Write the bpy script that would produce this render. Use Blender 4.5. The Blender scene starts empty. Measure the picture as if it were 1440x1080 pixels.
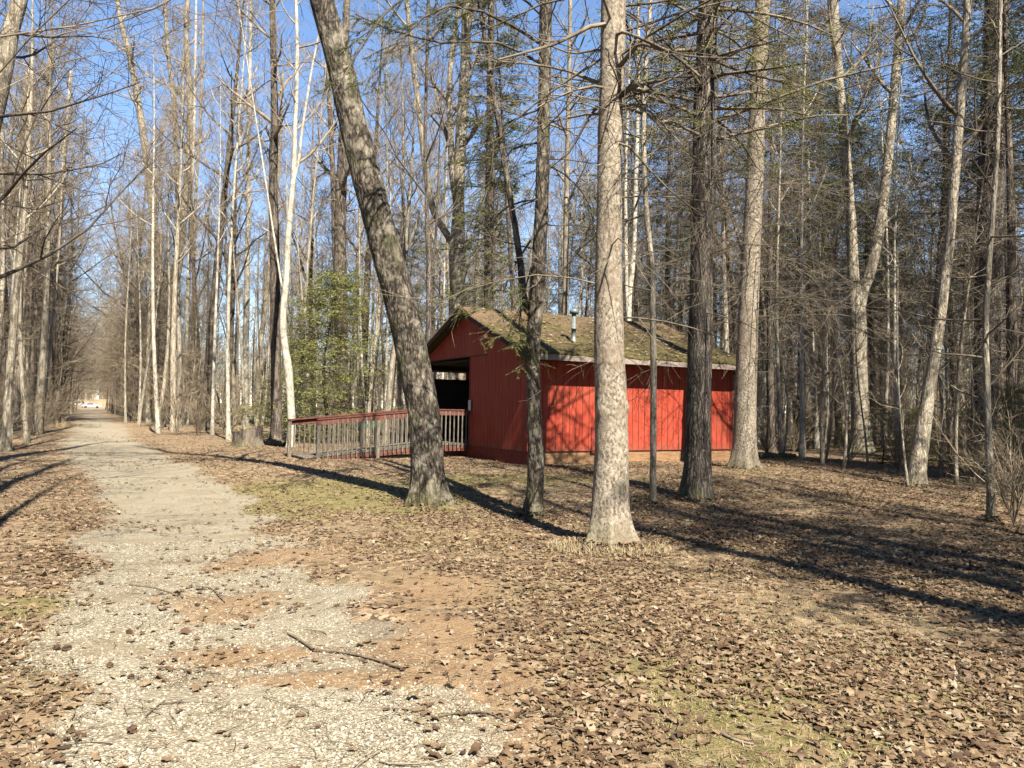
import bpy, math, random
import numpy as np
from mathutils import Vector, Matrix, noise as mnoise

random.seed(7)
RNG = np.random.default_rng(11)
scene = bpy.context.scene
COL = scene.collection
R = math.radians

# ------------------------------------------------------------------ camera
F = 1082.0
PITCH, ROLL, CAMH = R(1.9), R(1.0), 1.6
fwd = np.array([0, math.cos(PITCH), math.sin(PITCH)])
up0 = np.array([0, -math.sin(PITCH), math.cos(PITCH)])
rt0 = np.array([1.0, 0, 0])
cr_, sr_ = math.cos(ROLL), math.sin(ROLL)
rt = rt0 * cr_ + up0 * sr_
up = up0 * cr_ - rt0 * sr_
cam = bpy.data.cameras.new('camera')
cam.sensor_width = 36.0
cam.lens = 36.0 * F / 1440.0
cam.clip_start = 0.05
cam.clip_end = 3000
camo = bpy.data.objects.new('camera', cam)
COL.objects.link(camo)
M = Matrix(((rt[0], up[0], -fwd[0], 0), (rt[1], up[1], -fwd[1], 0), (rt[2], up[2], -fwd[2], CAMH), (0, 0, 0, 1)))
camo.matrix_world = M
scene.camera = camo


def ray(px, py):
    return fwd * F + rt * (px - 720.0) - up * (py - 540.0)


def at_depth(px, py, Y):
    d = ray(px, py)
    t = Y / d[1]
    return np.array([d[0] * t, Y, CAMH + d[2] * t])


# ------------------------------------------------------------------ noise + ground shape
def _h(ix, iy, s):
    n = (ix * 374761393 + iy * 668265263 + s * 974634777) & 0xFFFFFFFF
    n = ((n ^ (n >> 13)) * 1274126177) & 0xFFFFFFFF
    return ((n ^ (n >> 16)) & 0xFFFF) / 65535.0


def vn(x, y, s=0):
    x = np.asarray(x, float); y = np.asarray(y, float)
    ix = np.floor(x).astype(np.int64); iy = np.floor(y).astype(np.int64)
    fx = x - ix; fy = y - iy
    fx = fx * fx * (3 - 2 * fx); fy = fy * fy * (3 - 2 * fy)
    a = _h(ix, iy, s); b = _h(ix + 1, iy, s); c = _h(ix, iy + 1, s); d = _h(ix + 1, iy + 1, s)
    return (a + (b - a) * fx) * (1 - fy) + (c + (d - c) * fx) * fy


def fbm(x, y, s=0, o=4):
    t = 0; a = .5; n = 0
    for i in range(o):
        t = t + a * vn(x * 2 ** i, y * 2 ** i, s + i * 17); n += a; a *= .55
    return t / n


def sst(a, b, x):
    t = np.clip((x - a) / (b - a), 0, 1)
    return t * t * (3 - 2 * t)


def pathc(y):
    y = np.asarray(y, float)
    return 0.72 - .55 * y + 0.75 * np.exp(-((y - 13) / 7) ** 2)


def pathw(y):
    return 1.15 + .55 * sst(4, 30, np.asarray(y, float))


def hgt(x, y):
    x = np.asarray(x, float); y = np.asarray(y, float)
    r = np.hypot((x - 1.0) / 1.15, y - 22.5)
    z = .22 * (1 - sst(6.0, 11.5, r))
    far = 1 - sst(60, 120, np.hypot(x, y))
    z = z + far * (.09 * (fbm(x * .33, y * .33, 5, 3) - .5) + .05 * (fbm(x * 1.3, y * 1.3, 9, 3) - .5))
    z = z - .05 * np.exp(-((x - pathc(y)) / pathw(y)) ** 2)
    return z


def G(px, py):
    d = ray(px, py); z = 0.0
    for _ in range(12):
        t = (z - CAMH) / d[2]
        z = float(hgt(d[0] * t, d[1] * t))
    return np.array([d[0] * t, d[1] * t, z])


def blob(x, y, px, py, rx, ry, ns=.5, s=1):
    c = G(px, py)
    d = np.hypot((x - c[0]) / rx, (y - c[1]) / ry) + ns * (fbm(x * 1.7, y * 1.7, s, 4) - .5) * 2
    return 1 - sst(.3, 1.2, d)


def m_gravel(x, y):
    e = np.abs(x - pathc(y)) / pathw(y)
    n = fbm(x * .9, y * .9, 3, 4) - .5
    m = 1 - sst(.70, 1.15, e + n * .85)
    # thin, worn patches where litter covers the stone
    thin = sst(.44, .66, fbm(x * .6 + 4, y * .45, 21, 4)) * sst(6, 10, y) * .3
    m = m * (1 - thin)
    m = m * (1 - .72 * m_needle(x, y))
    for b in ((465, 838, .48, .45), (560, 985, .6, .3), (540, 1040, .8, .5), (640, 1000, .25, .2)):
        m = np.maximum(m, blob(x, y, *b, .4, 31) * .95)
    return np.clip(m, 0, 1)


def m_needle(x, y):
    m = 0
    for b in ((330, 850, .75, .8), (400, 780, 1.0, 1.1), (600, 890, .55, .7), (480, 955, 1.25, .22), (660, 960, .5, .5), (700, 1040, .4, .4), (620, 830, .6, .9), (350, 925, .75, .32)):
        m = np.maximum(m, blob(x, y, *b, .45, 41))
    return np.clip(m, 0, 1)


def m_soil(x, y):
    return .7 * blob(x, y, 520, 885, .55, .6, .5, 47)


def m_moss(x, y):
    m = 0
    for b, k in (((480, 695, 3.2, 3.6), 1), ((380, 690, 2.2, 2.6), .8), ((560, 740, .8, 1.0), .7), ((660, 675, 2.0, 1.5), 1), ((800, 672, 2.4, 1.0), .9), ((30, 850, .5, .7), .9), ((1060, 975, 1.0, .6), .95), ((950, 950, .8, .5), .9), ((1120, 900, 1.2, .8), .6), ((760, 830, .7, .6), .6), ((1000, 1060, .5, .3), .8), ((640, 760, 1.2, 1.2), .6),
                 ((1320, 1000, .9, .5), .85), ((840, 838, .5, .6), .5), ((120, 760, .8, .8), .45), ((1048, 664, 1.0, .6), 1), ((250, 670, 2, 2), .5), ((1180, 1040, .7, .35), .8)):
        m = np.maximum(m, k * blob(x, y, *b, .6, 53))
    return np.clip(m, 0, 1)


# ------------------------------------------------------------------ mesh building
def mk(name, parts, mat, parent=None, smooth=True, link=True):
    parts = [p for p in parts if len(p[0])]
    V = np.concatenate([p[0] for p in parts]).astype(np.float32)
    off = 0; Q = []
    for v, q in parts:
        Q.append(np.asarray(q, np.int64) + off); off += len(v)
    Q = np.concatenate(Q).astype(np.int32)
    me = bpy.data.meshes.new(name)
    me.vertices.add(len(V)); me.vertices.foreach_set('co', V.ravel())
    me.loops.add(Q.size); me.loops.foreach_set('vertex_index', Q.ravel())
    me.polygons.add(len(Q))
    me.polygons.foreach_set('loop_start', np.arange(0, Q.size, 4, dtype=np.int32))
    me.polygons.foreach_set('loop_total', np.full(len(Q), 4, np.int32))
    me.polygons.foreach_set('use_smooth', np.full(len(Q), smooth, bool))
    me.update(calc_edges=True)
    if mat: me.materials.append(mat)
    o = bpy.data.objects.new(name, me)
    if link: COL.objects.link(o)
    if parent: o.parent = parent
    return o


def tag(o, label=None, cat=None, group=None, kind=None):
    if label: o['label'] = label
    if cat: o['category'] = cat
    if group: o['group'] = group
    if kind: o['kind'] = kind
    return o


def empty(name, loc, rz=0.0):
    o = bpy.data.objects.new(name, None); COL.objects.link(o)
    o.empty_display_size = .2
    o.location = [float(c) for c in loc]; o.rotation_euler = (0, 0, rz)
    return o


def nrm(v):
    return v / np.maximum(np.linalg.norm(v, axis=-1, keepdims=True), 1e-9)


def tubes(P, r, sides=3):
    """P (N,K,3), r (N,K) -> verts, quads"""
    N, K, _ = P.shape
    T = np.empty_like(P)
    T[:, 1:-1] = P[:, 2:] - P[:, :-2]; T[:, 0] = P[:, 1] - P[:, 0]; T[:, -1] = P[:, -1] - P[:, -2]
    T = nrm(T)
    avg = nrm(P[:, -1] - P[:, 0])
    ref = np.where(np.abs(avg[:, 2:3]) > .8, np.array([[1.0, 0, 0]]), np.array([[0, 0, 1.0]]))
    ref = np.broadcast_to(ref[:, None, :], P.shape)
    U = nrm(ref - (ref * T).sum(-1, keepdims=True) * T)
    W = np.cross(T, U)
    a = np.arange(sides) * 2 * math.pi / sides
    ring = np.cos(a)[None, None, :, None] * U[:, :, None, :] + np.sin(a)[None, None, :, None] * W[:, :, None, :]
    V = (P[:, :, None, :] + ring * r[:, :, None, None]).reshape(-1, 3)
    base = (np.arange(N)[:, None, None] * K + np.arange(K - 1)[None, :, None]) * sides
    j = np.arange(sides)[None, None, :]; j2 = (j + 1) % sides
    Q = np.stack([base + j, base + j2, base + sides + j2, base + sides + j], -1).reshape(-1, 4)
    return V, Q


def spawn(P, r, n, t0, t1, L, ang, rng, K=4, up=.1, wig=.12, rr=.6, rmin=.004, rend=.35, taper_t=.5, flat=False, lsd=.3):
    """grow n children from every parent polyline"""
    Np, Kp, _ = P.shape
    t = t0 + (t1 - t0) * (np.arange(n)[None, :] + rng.random((Np, n))) / n
    f = t * (Kp - 1); i = np.clip(f.astype(int), 0, Kp - 2); w = (f - i)[..., None]
    ar = np.arange(Np)[:, None]
    A = P[ar, i]; B = P[ar, i + 1]
    o = A + (B - A) * w
    T = nrm(B - A)
    pr = r[ar, i] * (1 - w[..., 0]) + r[ar, i + 1] * w[..., 0]
    phi = rng.random((Np, 1)) * 6.28 + np.arange(n)[None, :] * 2.4 + rng.normal(0, .4, (Np, n))
    ref = np.where(np.abs(T[..., 2:3]) > .9, np.array([1.0, 0, 0]), np.array([0, 0, 1.0]))
    U = nrm(np.cross(T, ref)); W = np.cross(U, T)
    if flat:
        phi = np.where(np.arange(n)[None, :] % 2 == 0, 0, math.pi) + rng.normal(0, .35, (Np, n))
    a = np.radians(ang[0] + ang[1] * rng.normal(size=(Np, n)))[..., None]
    D = np.cos(a) * T + np.sin(a) * (np.cos(phi)[..., None] * U + np.sin(phi)[..., None] * W)
    ln = L * (1 - taper_t * (t - t0) / max(t1 - t0, 1e-6)) * np.clip(1 + lsd * rng.normal(size=(Np, n)), .35, 1.9)
    o = o.reshape(-1, 3); D = nrm(D).reshape(-1, 3); ln = ln.reshape(-1); pr = pr.reshape(-1)
    N = len(o)
    C = np.empty((N, K, 3)); C[:, 0] = o
    st = (ln / (K - 1))[:, None]
    for k in range(1, K):
        C[:, k] = C[:, k - 1] + D * st
        D = D + rng.normal(0, wig, (N, 3)); D[:, 2] += up
        D = nrm(D)
    r0 = np.maximum(pr * rr, rmin)
    s = np.linspace(0, 1, K)
    rad = r0[:, None] * (1 - (1 - rend) * s[None, :])
    return C, np.maximum(rad, rmin * .6)


def needles(P, n, L, Wd, rng, droop=.25, t0=.1):
    N, K, _ = P.shape
    t = t0 + (1 - t0) * (np.arange(n)[None, :] + rng.random((N, n))) / n
    f = t * (K - 1); i = np.clip(f.astype(int), 0, K - 2); w = (f - i)[..., None]
    ar = np.arange(N)[:, None]
    A = P[ar, i]; B = P[ar, i + 1]; o = A + (B - A) * w; T = nrm(B - A)
    side = np.where(np.arange(n) % 2 == 0, 1.0, -1.0)[None, :, None]
    U = nrm(np.cross(T, np.array([0, 0, 1.0])) + 1e-6) * side
    D = nrm(T * .7 + U * (.8 + .3 * rng.normal(size=(N, n, 1))) + rng.normal(0, .3, (N, n, 3)) - np.array([0, 0, droop]))
    S = nrm(np.cross(D, np.array([0, 0, 1.0]) + rng.normal(0, .6, (N, n, 3))))
    l = L * (.6 + .8 * rng.random((N, n, 1))); wd = Wd * (.7 + .6 * rng.random((N, n, 1)))
    a = o - S * wd * .25; b = o + S * wd * .25
    c = o + D * l * .6 + S * wd * .5; d = o + D * l * .6 - S * wd * .5
    e1 = o + D * l + S * wd * .08; e2 = o + D * l - S * wd * .08
    V = np.stack([a, b, c, d, e1, e2], 2).reshape(-1, 3)
    k = np.arange(N * n)[:, None] * 6
    Q = np.concatenate([k + np.array([[0, 1, 2, 3]]), k + np.array([[3, 2, 4, 5]])])
    return V, Q


def box(x0, x1, y0, y1, z0, z1):
    V = np.array([[x, y, z] for x in (x0, x1) for y in (y0, y1) for z in (z0, z1)], float)
    Q = np.array([[0, 1, 3, 2], [4, 6, 7, 5], [0, 4, 5, 1], [2, 3, 7, 6], [0, 2, 6, 4], [1, 5, 7, 3]])
    return V, Q


def hexa(c):
    """8 corners ordered as box()"""
    return np.array(c, float), box(0, 1, 0, 1, 0, 1)[1]


def beam(p, q, w, h):
    p = np.array(p, float); q = np.array(q, float)
    d = q - p; s = np.cross(d, [0, 0, 1]); s = s / np.linalg.norm(s) * w / 2
    u = np.array([0, 0, h / 2])
    return hexa([p - s - u, p - s + u, p + s - u, p + s + u, q - s - u, q - s + u, q + s - u, q + s + u])


def lathe(prof, sides=16, cx=0, cy=0):
    P = np.array([[[cx, cy, z] for z, _ in prof]]); r = np.array([[q for _, q in prof]])
    a = np.arange(sides) * 2 * math.pi / sides
    V = np.stack([cx + r[0][:, None] * np.cos(a), cy + r[0][:, None] * np.sin(a), np.repeat(P[0, :, 2:3], sides, 1)], -1).reshape(-1, 3)
    K = len(prof); Q = []
    for k in range(K - 1):
        for j in range(sides):
            j2 = (j + 1) % sides
            Q.append([k * sides + j, k * sides + j2, (k + 1) * sides + j2, (k + 1) * sides + j])
    return V, np.array(Q)


# ------------------------------------------------------------------ materials
def newmat(name):
    m = bpy.data.materials.new(name); m.use_nodes = True
    nt = m.node_tree
    b = nt.nodes['Principled BSDF']
    b.inputs['Roughness'].default_value = .9
    b.inputs['Specular IOR Level'].default_value = .2
    return m, nt, b


def N(nt, t, **kw):
    n = nt.nodes.new(t)
    for k, v in kw.items():
        if k.startswith('i_'):
            n.inputs[int(k[2:]) if k[2:].isdigit() else k[2:].replace('_', ' ')].default_value = v
        else:
            setattr(n, k, v)
    return n


ALB = .37


def alb(c):
    return tuple(v * ALB for v in c[:3]) if max(c[:3]) - min(c[:3]) > 1e-4 else tuple(c[:3])


def ramp(nt, fac, stops, interp='LINEAR'):
    n = nt.nodes.new('ShaderNodeValToRGB'); cr = n.color_ramp; cr.interpolation = interp
    while len(cr.elements) < len(stops): cr.elements.new(.5)
    for e, (p, c) in zip(cr.elements, stops):
        e.position = p; e.color = (*alb(c), 1)
    nt.links.new(fac, n.inputs[0]); return n.outputs[0]


def gr(v): return (v, v, v)


def mixc(nt, fac, a, b, mode='MIX'):
    n = nt.nodes.new('ShaderNodeMix'); n.data_type = 'RGBA'; n.blend_type = mode
    if hasattr(fac, 'links'): nt.links.new(fac, n.inputs[0])
    else: n.inputs[0].default_value = fac
    for s, i in ((a, 6), (b, 7)):
        if hasattr(s, 'links'): nt.links.new(s, n.inputs[i])
        else: n.inputs[i].default_value = (*alb(s), 1)
    return n.outputs[2]


def math_(nt, op, a, b=None):
    n = nt.nodes.new('ShaderNodeMath'); n.operation = op
    for s, i in ((a, 0), (b, 1)):
        if s is None: continue
        if hasattr(s, 'links'): nt.links.new(s, n.inputs[i])
        else: n.inputs[i].default_value = s
    return n.outputs[0]


def noise(nt, vec, scale, detail=6, rough=.6, dist=0.0):
    n = nt.nodes.new('ShaderNodeTexNoise'); n.inputs['Scale'].default_value = scale
    n.inputs['Detail'].default_value = detail; n.inputs['Roughness'].default_value = rough
    n.inputs['Distortion'].default_value = dist
    if vec is not None: nt.links.new(vec, n.inputs['Vector'])
    return n.outputs['Fac']


def mapped(nt, sc, src='Object'):
    tc = nt.nodes.new('ShaderNodeTexCoord'); mp = nt.nodes.new('ShaderNodeMapping')
    mp.inputs['Scale'].default_value = sc
    nt.links.new(tc.outputs[src], mp.inputs['Vector']); return mp.outputs[0]


def bump(nt, b, h, strength, dist=.02):
    n = nt.nodes.new('ShaderNodeBump'); n.inputs['Strength'].default_value = strength; n.inputs['Distance'].default_value = dist
    nt.links.new(h, n.inputs['Height']); nt.links.new(n.outputs[0], b.inputs['Normal'])


def vary(nt, col, amt=.35):
    oi = nt.nodes.new('ShaderNodeObjectInfo')
    hs = nt.nodes.new('ShaderNodeHueSaturation')
    v = math_(nt, 'MULTIPLY_ADD', oi.outputs['Random'], amt); v.node.inputs[2].default_value = 1 - amt / 2
    nt.links.new(v, hs.inputs['Value']); nt.links.new(col, hs.inputs['Color'])
    return hs.outputs[0]


def bark(name, dark, mid, light, ridge=(9, 9, 1.6), blotch=3.0, lich=None, lich_amt=.5, bstr=.8, var=.3, moss=None, crack=None, crk=.75):
    m, nt, b = newmat(name)
    v = mapped(nt, ridge)
    f1 = noise(nt, v, 1.0, 8, .65, .3)
    v2 = mapped(nt, (1, 1, .7))
    f2 = noise(nt, v2, blotch, 5, .6)
    f3 = noise(nt, v2, 26, 4, .6)
    fac = math_(nt, 'ADD', math_(nt, 'MULTIPLY', f1, .62), math_(nt, 'MULTIPLY', f3, .38))
    col = ramp(nt, fac, [(.40, dark), (.485, mid), (.575, light)])
    if crack:
        nd_ = nt.nodes.new('ShaderNodeTexNoise'); nd_.inputs['Scale'].default_value = 6; nt.links.new(v2, nd_.inputs['Vector'])
        mv = nt.nodes.new('ShaderNodeMix'); mv.data_type = 'RGBA'; mv.inputs[0].default_value = .12
        nt.links.new(v2, mv.inputs[6]); nt.links.new(nd_.outputs['Color'], mv.inputs[7])
        mp_ = nt.nodes.new('ShaderNodeMapping'); mp_.inputs['Scale'].default_value = crack; nt.links.new(mv.outputs[2], mp_.inputs['Vector'])
        vc = nt.nodes.new('ShaderNodeTexVoronoi'); vc.feature = 'DISTANCE_TO_EDGE'; vc.inputs['Scale'].default_value = 1; nt.links.new(mp_.outputs[0], vc.inputs['Vector'])
        ck = ramp(nt, vc.outputs['Distance'], [(.02, gr(0)), (.22, gr(1))])
        col = mixc(nt, math_(nt, 'MULTIPLY', math_(nt, 'SUBTRACT', 1.0, ck), crk), col, tuple(c_ * .55 for c_ in dark))
        fac = math_(nt, 'ADD', math_(nt, 'MULTIPLY', fac, .6), math_(nt, 'MULTIPLY', ck, .4))
    if lich:
        k = ramp(nt, f2, [(.5 - .0 * lich_amt, gr(0)), (.62, gr(lich_amt))])
        col = mixc(nt, k, col, lich)
    if moss:
        k2 = ramp(nt, noise(nt, v2, 2.1, 6, .7), [(.54, gr(0)), (.66, gr(.8))])
        col = mixc(nt, k2, col, moss)
    # green algae and moss on the lowest part of the stem
    tz = nt.nodes.new('ShaderNodeTexCoord'); sz = nt.nodes.new('ShaderNodeSeparateXYZ'); nt.links.new(tz.outputs['Object'], sz.inputs[0])
    zz = math_(nt, 'ADD', sz.outputs[2], math_(nt, 'MULTIPLY', math_(nt, 'SUBTRACT', noise(nt, v2, 3.5, 5, .7), .5), 1.6))
    col = mixc(nt, ramp(nt, zz, [(.0, gr(.5)), (.38, gr(0))]), col, (.16, .145, .055))
    col = vary(nt, col, var)
    nt.links.new(col, b.inputs['Base Color'])
    bump(nt, b, fac, bstr, .03)
    return m


def plain(name, c1, c2, scale=12, rough=.85, sc=(1, 1, 1), bs=.15, var=0, spec=.2):
    m, nt, b = newmat(name)
    f = noise(nt, mapped(nt, sc), scale, 6, .6)
    col = ramp(nt, f, [(.32, c1), (.68, c2)])
    if var: col = vary(nt, col, var)
    nt.links.new(col, b.inputs['Base Color']); b.inputs['Roughness'].default_value = rough
    b.inputs['Specular IOR Level'].default_value = spec
    bump(nt, b, f, bs, .01)
    return m


MAT = {}
MAT['lean'] = bark('bark_lean', (.022, .017, .012), (.085, .066, .048), (.27, .22, .16), (18, 18, 7), 4, (.50, .44, .34), .5, 1.0, .05, (.10, .105, .04), crack=(16, 16, 5))
MAT['spruce'] = bark('bark_spruce', (.14, .105, .072), (.34, .28, .205), (.54, .465, .36), (30, 30, 20), 2.2, (.27, .205, .145), .75, .8, .05)
MAT['pale'] = bark('bark_pale', (.17, .135, .09), (.44, .375, .275), (.72, .63, .49), (11, 11, 1.8), 1.5, (.20, .165, .12), .5, .6, .45, crack=(22, 22, 3), crk=.4)
MAT['birch'] = bark('bark_birch', (.26, .22, .17), (.60, .55, .44), (.74, .69, .57), (7, 7, 4), 3, (.34, .29, .22), .45, .3, .1)
MAT['furrow'] = bark('bark_furrow', (.04, .032, .025), (.175, .14, .108), (.36, .30, .235), (15, 15, 1.5), 2, (.20, .18, .145), .4, 1.0, .15, crack=(24, 24, 2.6), crk=.85)
MAT['brown'] = bark('bark_brown', (.035, .026, .02), (.13, .10, .076), (.27, .215, .165), (11, 11, 2.0), 2.5, (.30, .25, .18), .5, .8, .5, crack=(15, 15, 2.5), crk=.7)
MAT['twig'] = plain('twigs', (.13, .098, .062), (.50, .395, .265), 3, .9, var=.5)
MAT['twigdark'] = plain('twigs_dark', (.075, .058, .045), (.24, .195, .15), 3, .9, var=.3)
MAT['deadtwig'] = plain('dead_twigs', (.085, .064, .044), (.37, .30, .21), 2.5, .9, var=.2)


def foliage(name, c1, c2, c3):
    m, nt, b = newmat(name)
    g = nt.nodes.new('ShaderNodeNewGeometry')
    col = ramp(nt, g.outputs['Random Per Island'], [(0, c1), (.5, c2), (1, c3)])
    col = vary(nt, col, .3)
    nt.links.new(col, b.inputs['Base Color']); b.inputs['Roughness'].default_value = .6
    tr = nt.nodes.new('ShaderNodeBsdfTranslucent'); nt.links.new(col, tr.inputs[0])
    mx = nt.nodes.new('ShaderNodeMixShader'); mx.inputs[0].default_value = .3
    nt.links.new(b.outputs[0], mx.inputs[1]); nt.links.new(tr.outputs[0], mx.inputs[2])
    nt.links.new(mx.outputs[0], nt.nodes['Material Output'].inputs[0])
    return m


MAT['needle'] = foliage('needles', (.16, .185, .04), (.32, .345, .09), (.50, .48, .16))
MAT['needledark'] = foliage('needles_dark', (.06, .075, .022), (.11, .13, .04), (.17, .18, .06))
MAT['needlebright'] = foliage('needles_bright', (.12, .15, .03), (.20, .235, .05), (.30, .31, .08))
MAT['leaf'] = None


def leafmat():
    m, nt, b = newmat('fallen_leaves')
    g = nt.nodes.new('ShaderNodeNewGeometry')
    col = ramp(nt, g.outputs['Random Per Island'],
               [(0, (.10, .058, .033)), (.2, (.20, .12, .062)), (.45, (.30, .192, .10)), (.68, (.38, .262, .142)), (.86, (.46, .335, .195)), (.96, (.54, .425, .28)), (1, (.66, .57, .42))])
    f = noise(nt, mapped(nt, (1, 1, 1)), 40, 4)
    col = mixc(nt, ramp(nt, f, [(.35, gr(0)), (.7, gr(.45))]), col, (.12, .065, .035))
    nt.links.new(col, b.inputs['Base Color']); b.inputs['Roughness'].default_value = .6
    b.inputs['Specular IOR Level'].default_value = .35
    tr = nt.nodes.new('ShaderNodeBsdfTranslucent'); nt.links.new(col, tr.inputs[0])
    mx = nt.nodes.new('ShaderNodeMixShader'); mx.inputs[0].default_value = .2
    nt.links.new(b.outputs[0], mx.inputs[1]); nt.links.new(tr.outputs[0], mx.inputs[2])
    nt.links.new(mx.outputs[0], nt.nodes['Material Output'].inputs[0])
    return m


MAT['leaf'] = leafmat()


def islandmat(name, stops, rough=.8):
    m, nt, b = newmat(name)
    g = nt.nodes.new('ShaderNodeNewGeometry')
    col = ramp(nt, g.outputs['Random Per Island'], stops)
    nt.links.new(col, b.inputs['Base Color']); b.inputs['Roughness'].default_value = rough
    return m


MAT['stone'] = islandmat('gravel_stones', [(0, (.18, .145, .10)), (.25, (.36, .31, .22)), (.6, (.54, .485, .365)), (1, (.74, .69, .56))], .85)
MAT['grass'] = islandmat('grass_blades', [(0, (.22, .16, .08)), (.45, (.44, .34, .18)), (.8, (.52, .43, .25)), (.92, (.22, .21, .07)), (1, (.13, .16, .04))])
MAT['green'] = islandmat('green_blades', [(0, (.09, .11, .02)), (.4, (.20, .20, .045)), (.7, (.36, .32, .10)), (1, (.52, .42, .20))])
MAT['drygrass'] = islandmat('dry_blades', [(0, (.34, .25, .13)), (.5, (.50, .39, .22)), (1, (.62, .51, .32))])
MAT['pineneedle'] = islandmat('pine_straw', [(0, (.22, .10, .045)), (.5, (.38, .19, .085)), (1, (.52, .31, .16))])


def groundmat():
    m, nt, b = newmat('ground_cover')
    tc = nt.nodes.new('ShaderNodeTexCoord'); P = tc.outputs['Object']
    def attr(n):
        a = nt.nodes.new('ShaderNodeAttribute'); a.attribute_name = n; return a.outputs['Fac']
    nz = noise(nt, P, 7, 6, .7); nf = noise(nt, P, 30, 5, .7)
    wob = math_(nt, 'ADD', math_(nt, 'MULTIPLY', math_(nt, 'SUBTRACT', nz, .5), 1.1), math_(nt, 'MULTIPLY', math_(nt, 'SUBTRACT', nf, .5), .9))
    def msk(n, lo=.38, hi=.62):
        return ramp(nt, math_(nt, 'ADD', attr(n), wob), [(lo, gr(0)), (hi, gr(1))])
    # leaf litter
    dn = nt.nodes.new('ShaderNodeTexNoise'); dn.inputs['Scale'].default_value = 9; nt.links.new(P, dn.inputs['Vector'])
    dv = nt.nodes.new('ShaderNodeMix'); dv.data_type = 'RGBA'; dv.inputs[0].default_value = .10
    nt.links.new(P, dv.inputs[6]); nt.links.new(dn.outputs['Color'], dv.inputs[7])
    vo = nt.nodes.new('ShaderNodeTexVoronoi'); vo.inputs['Scale'].default_value = 15; nt.links.new(dv.outputs[2], vo.inputs['Vector'])
    sx = nt.nodes.new('ShaderNodeSeparateColor'); nt.links.new(vo.outputs['Color'], sx.inputs[0])
    lit = ramp(nt, sx.outputs[0], [(0, (.06, .035, .02)), (.2, (.16, .092, .05)), (.45, (.34, .21, .115)), (.7, (.50, .335, .19)), (.9, (.62, .45, .275)), (1, (.70, .56, .39))])
    dirt = ramp(nt, nf, [(.3, (.10, .065, .04)), (.7, (.30, .215, .13))])
    lit = mixc(nt, ramp(nt, nz, [(.42, gr(.0)), (.62, gr(.7))]), lit, dirt)
    straw = ramp(nt, noise(nt, P, 60, 4, .7), [(.3, (.17, .12, .065)), (.5, (.36, .27, .15)), (.7, (.52, .41, .25))])
    big = noise(nt, P, .55, 4, .6)
    lit = mixc(nt, ramp(nt, big, [(.45, gr(.05)), (.6, gr(.6))]), lit, straw)
    # moss
    mo = ramp(nt, noise(nt, P, 45, 5, .7), [(.3, (.08, .08, .02)), (.5, (.22, .205, .05)), (.7, (.40, .34, .12))])
    col = mixc(nt, math_(nt, 'MULTIPLY', msk('moss', .45, .9), .7), lit, mo)
    # pine straw
    nd = ramp(nt, noise(nt, P, 75, 5, .75), [(.3, (.17, .10, .05)), (.5, (.37, .235, .12)), (.7, (.56, .41, .25))])
    col = mixc(nt, math_(nt, 'MULTIPLY', msk('needle', .25, .95), .82), col, nd)
    so = ramp(nt, noise(nt, P, 60, 5, .75), [(.3, (.12, .095, .062)), (.5, (.30, .245, .17)), (.7, (.48, .41, .30))])
    col = mixc(nt, msk('soil'), col, so)
    # gravel
    vg = nt.nodes.new('ShaderNodeTexVoronoi'); vg.inputs['Scale'].default_value = 75; nt.links.new(P, vg.inputs['Vector'])
    sg = nt.nodes.new('ShaderNodeSeparateColor'); nt.links.new(vg.outputs['Color'], sg.inputs[0])
    gc = ramp(nt, sg.outputs[0], [(0, (.20, .16, .105)), (.2, (.38, .325, .225)), (.6, (.56, .495, .36)), (1, (.70, .64, .50))])
    gd = ramp(nt, noise(nt, P, 110, 4, .7), [(.3, (.25, .20, .13)), (.6, (.53, .455, .325)), (.75, (.66, .60, .46))])
    gc = mixc(nt, .45, gc, gd)
    gc = mixc(nt, ramp(nt, noise(nt, P, 1.6, 5, .65), [(.44, gr(0)), (.64, gr(.6))]), gc, (.36, .27, .155))
    gm = msk('gravel')
    col = mixc(nt, gm, col, gc)
    nt.links.new(col, b.inputs['Base Color'])
    hg = math_(nt, 'MULTIPLY', vg.outputs['Distance'], -.5)
    h = math_(nt, 'ADD', math_(nt, 'MULTIPLY', nf, .8), math_(nt, 'MULTIPLY', sx.outputs[1], .5))
    mh = nt.nodes.new('ShaderNodeMix'); mh.data_type = 'FLOAT'
    nt.links.new(gm, mh.inputs[0]); nt.links.new(h, mh.inputs[2]); nt.links.new(math_(nt, 'ADD', hg, nf), mh.inputs[3])
    bump(nt, b, mh.outputs[0], .9, .035)
    return m


MAT['ground'] = groundmat()

# ------------------------------------------------------------------ ground + path (one grid, split without overlap)
def spaced(a, b, fine, lo, hi, g):
    xs = list(np.arange(a, b, fine)); s = fine; x = b
    while x < hi: s *= g; x += s; xs.append(x)
    s = fine; x = a; left = []
    while x > lo: s *= g; x -= s; left.append(x)
    return np.array(left[::-1] + xs)


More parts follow.
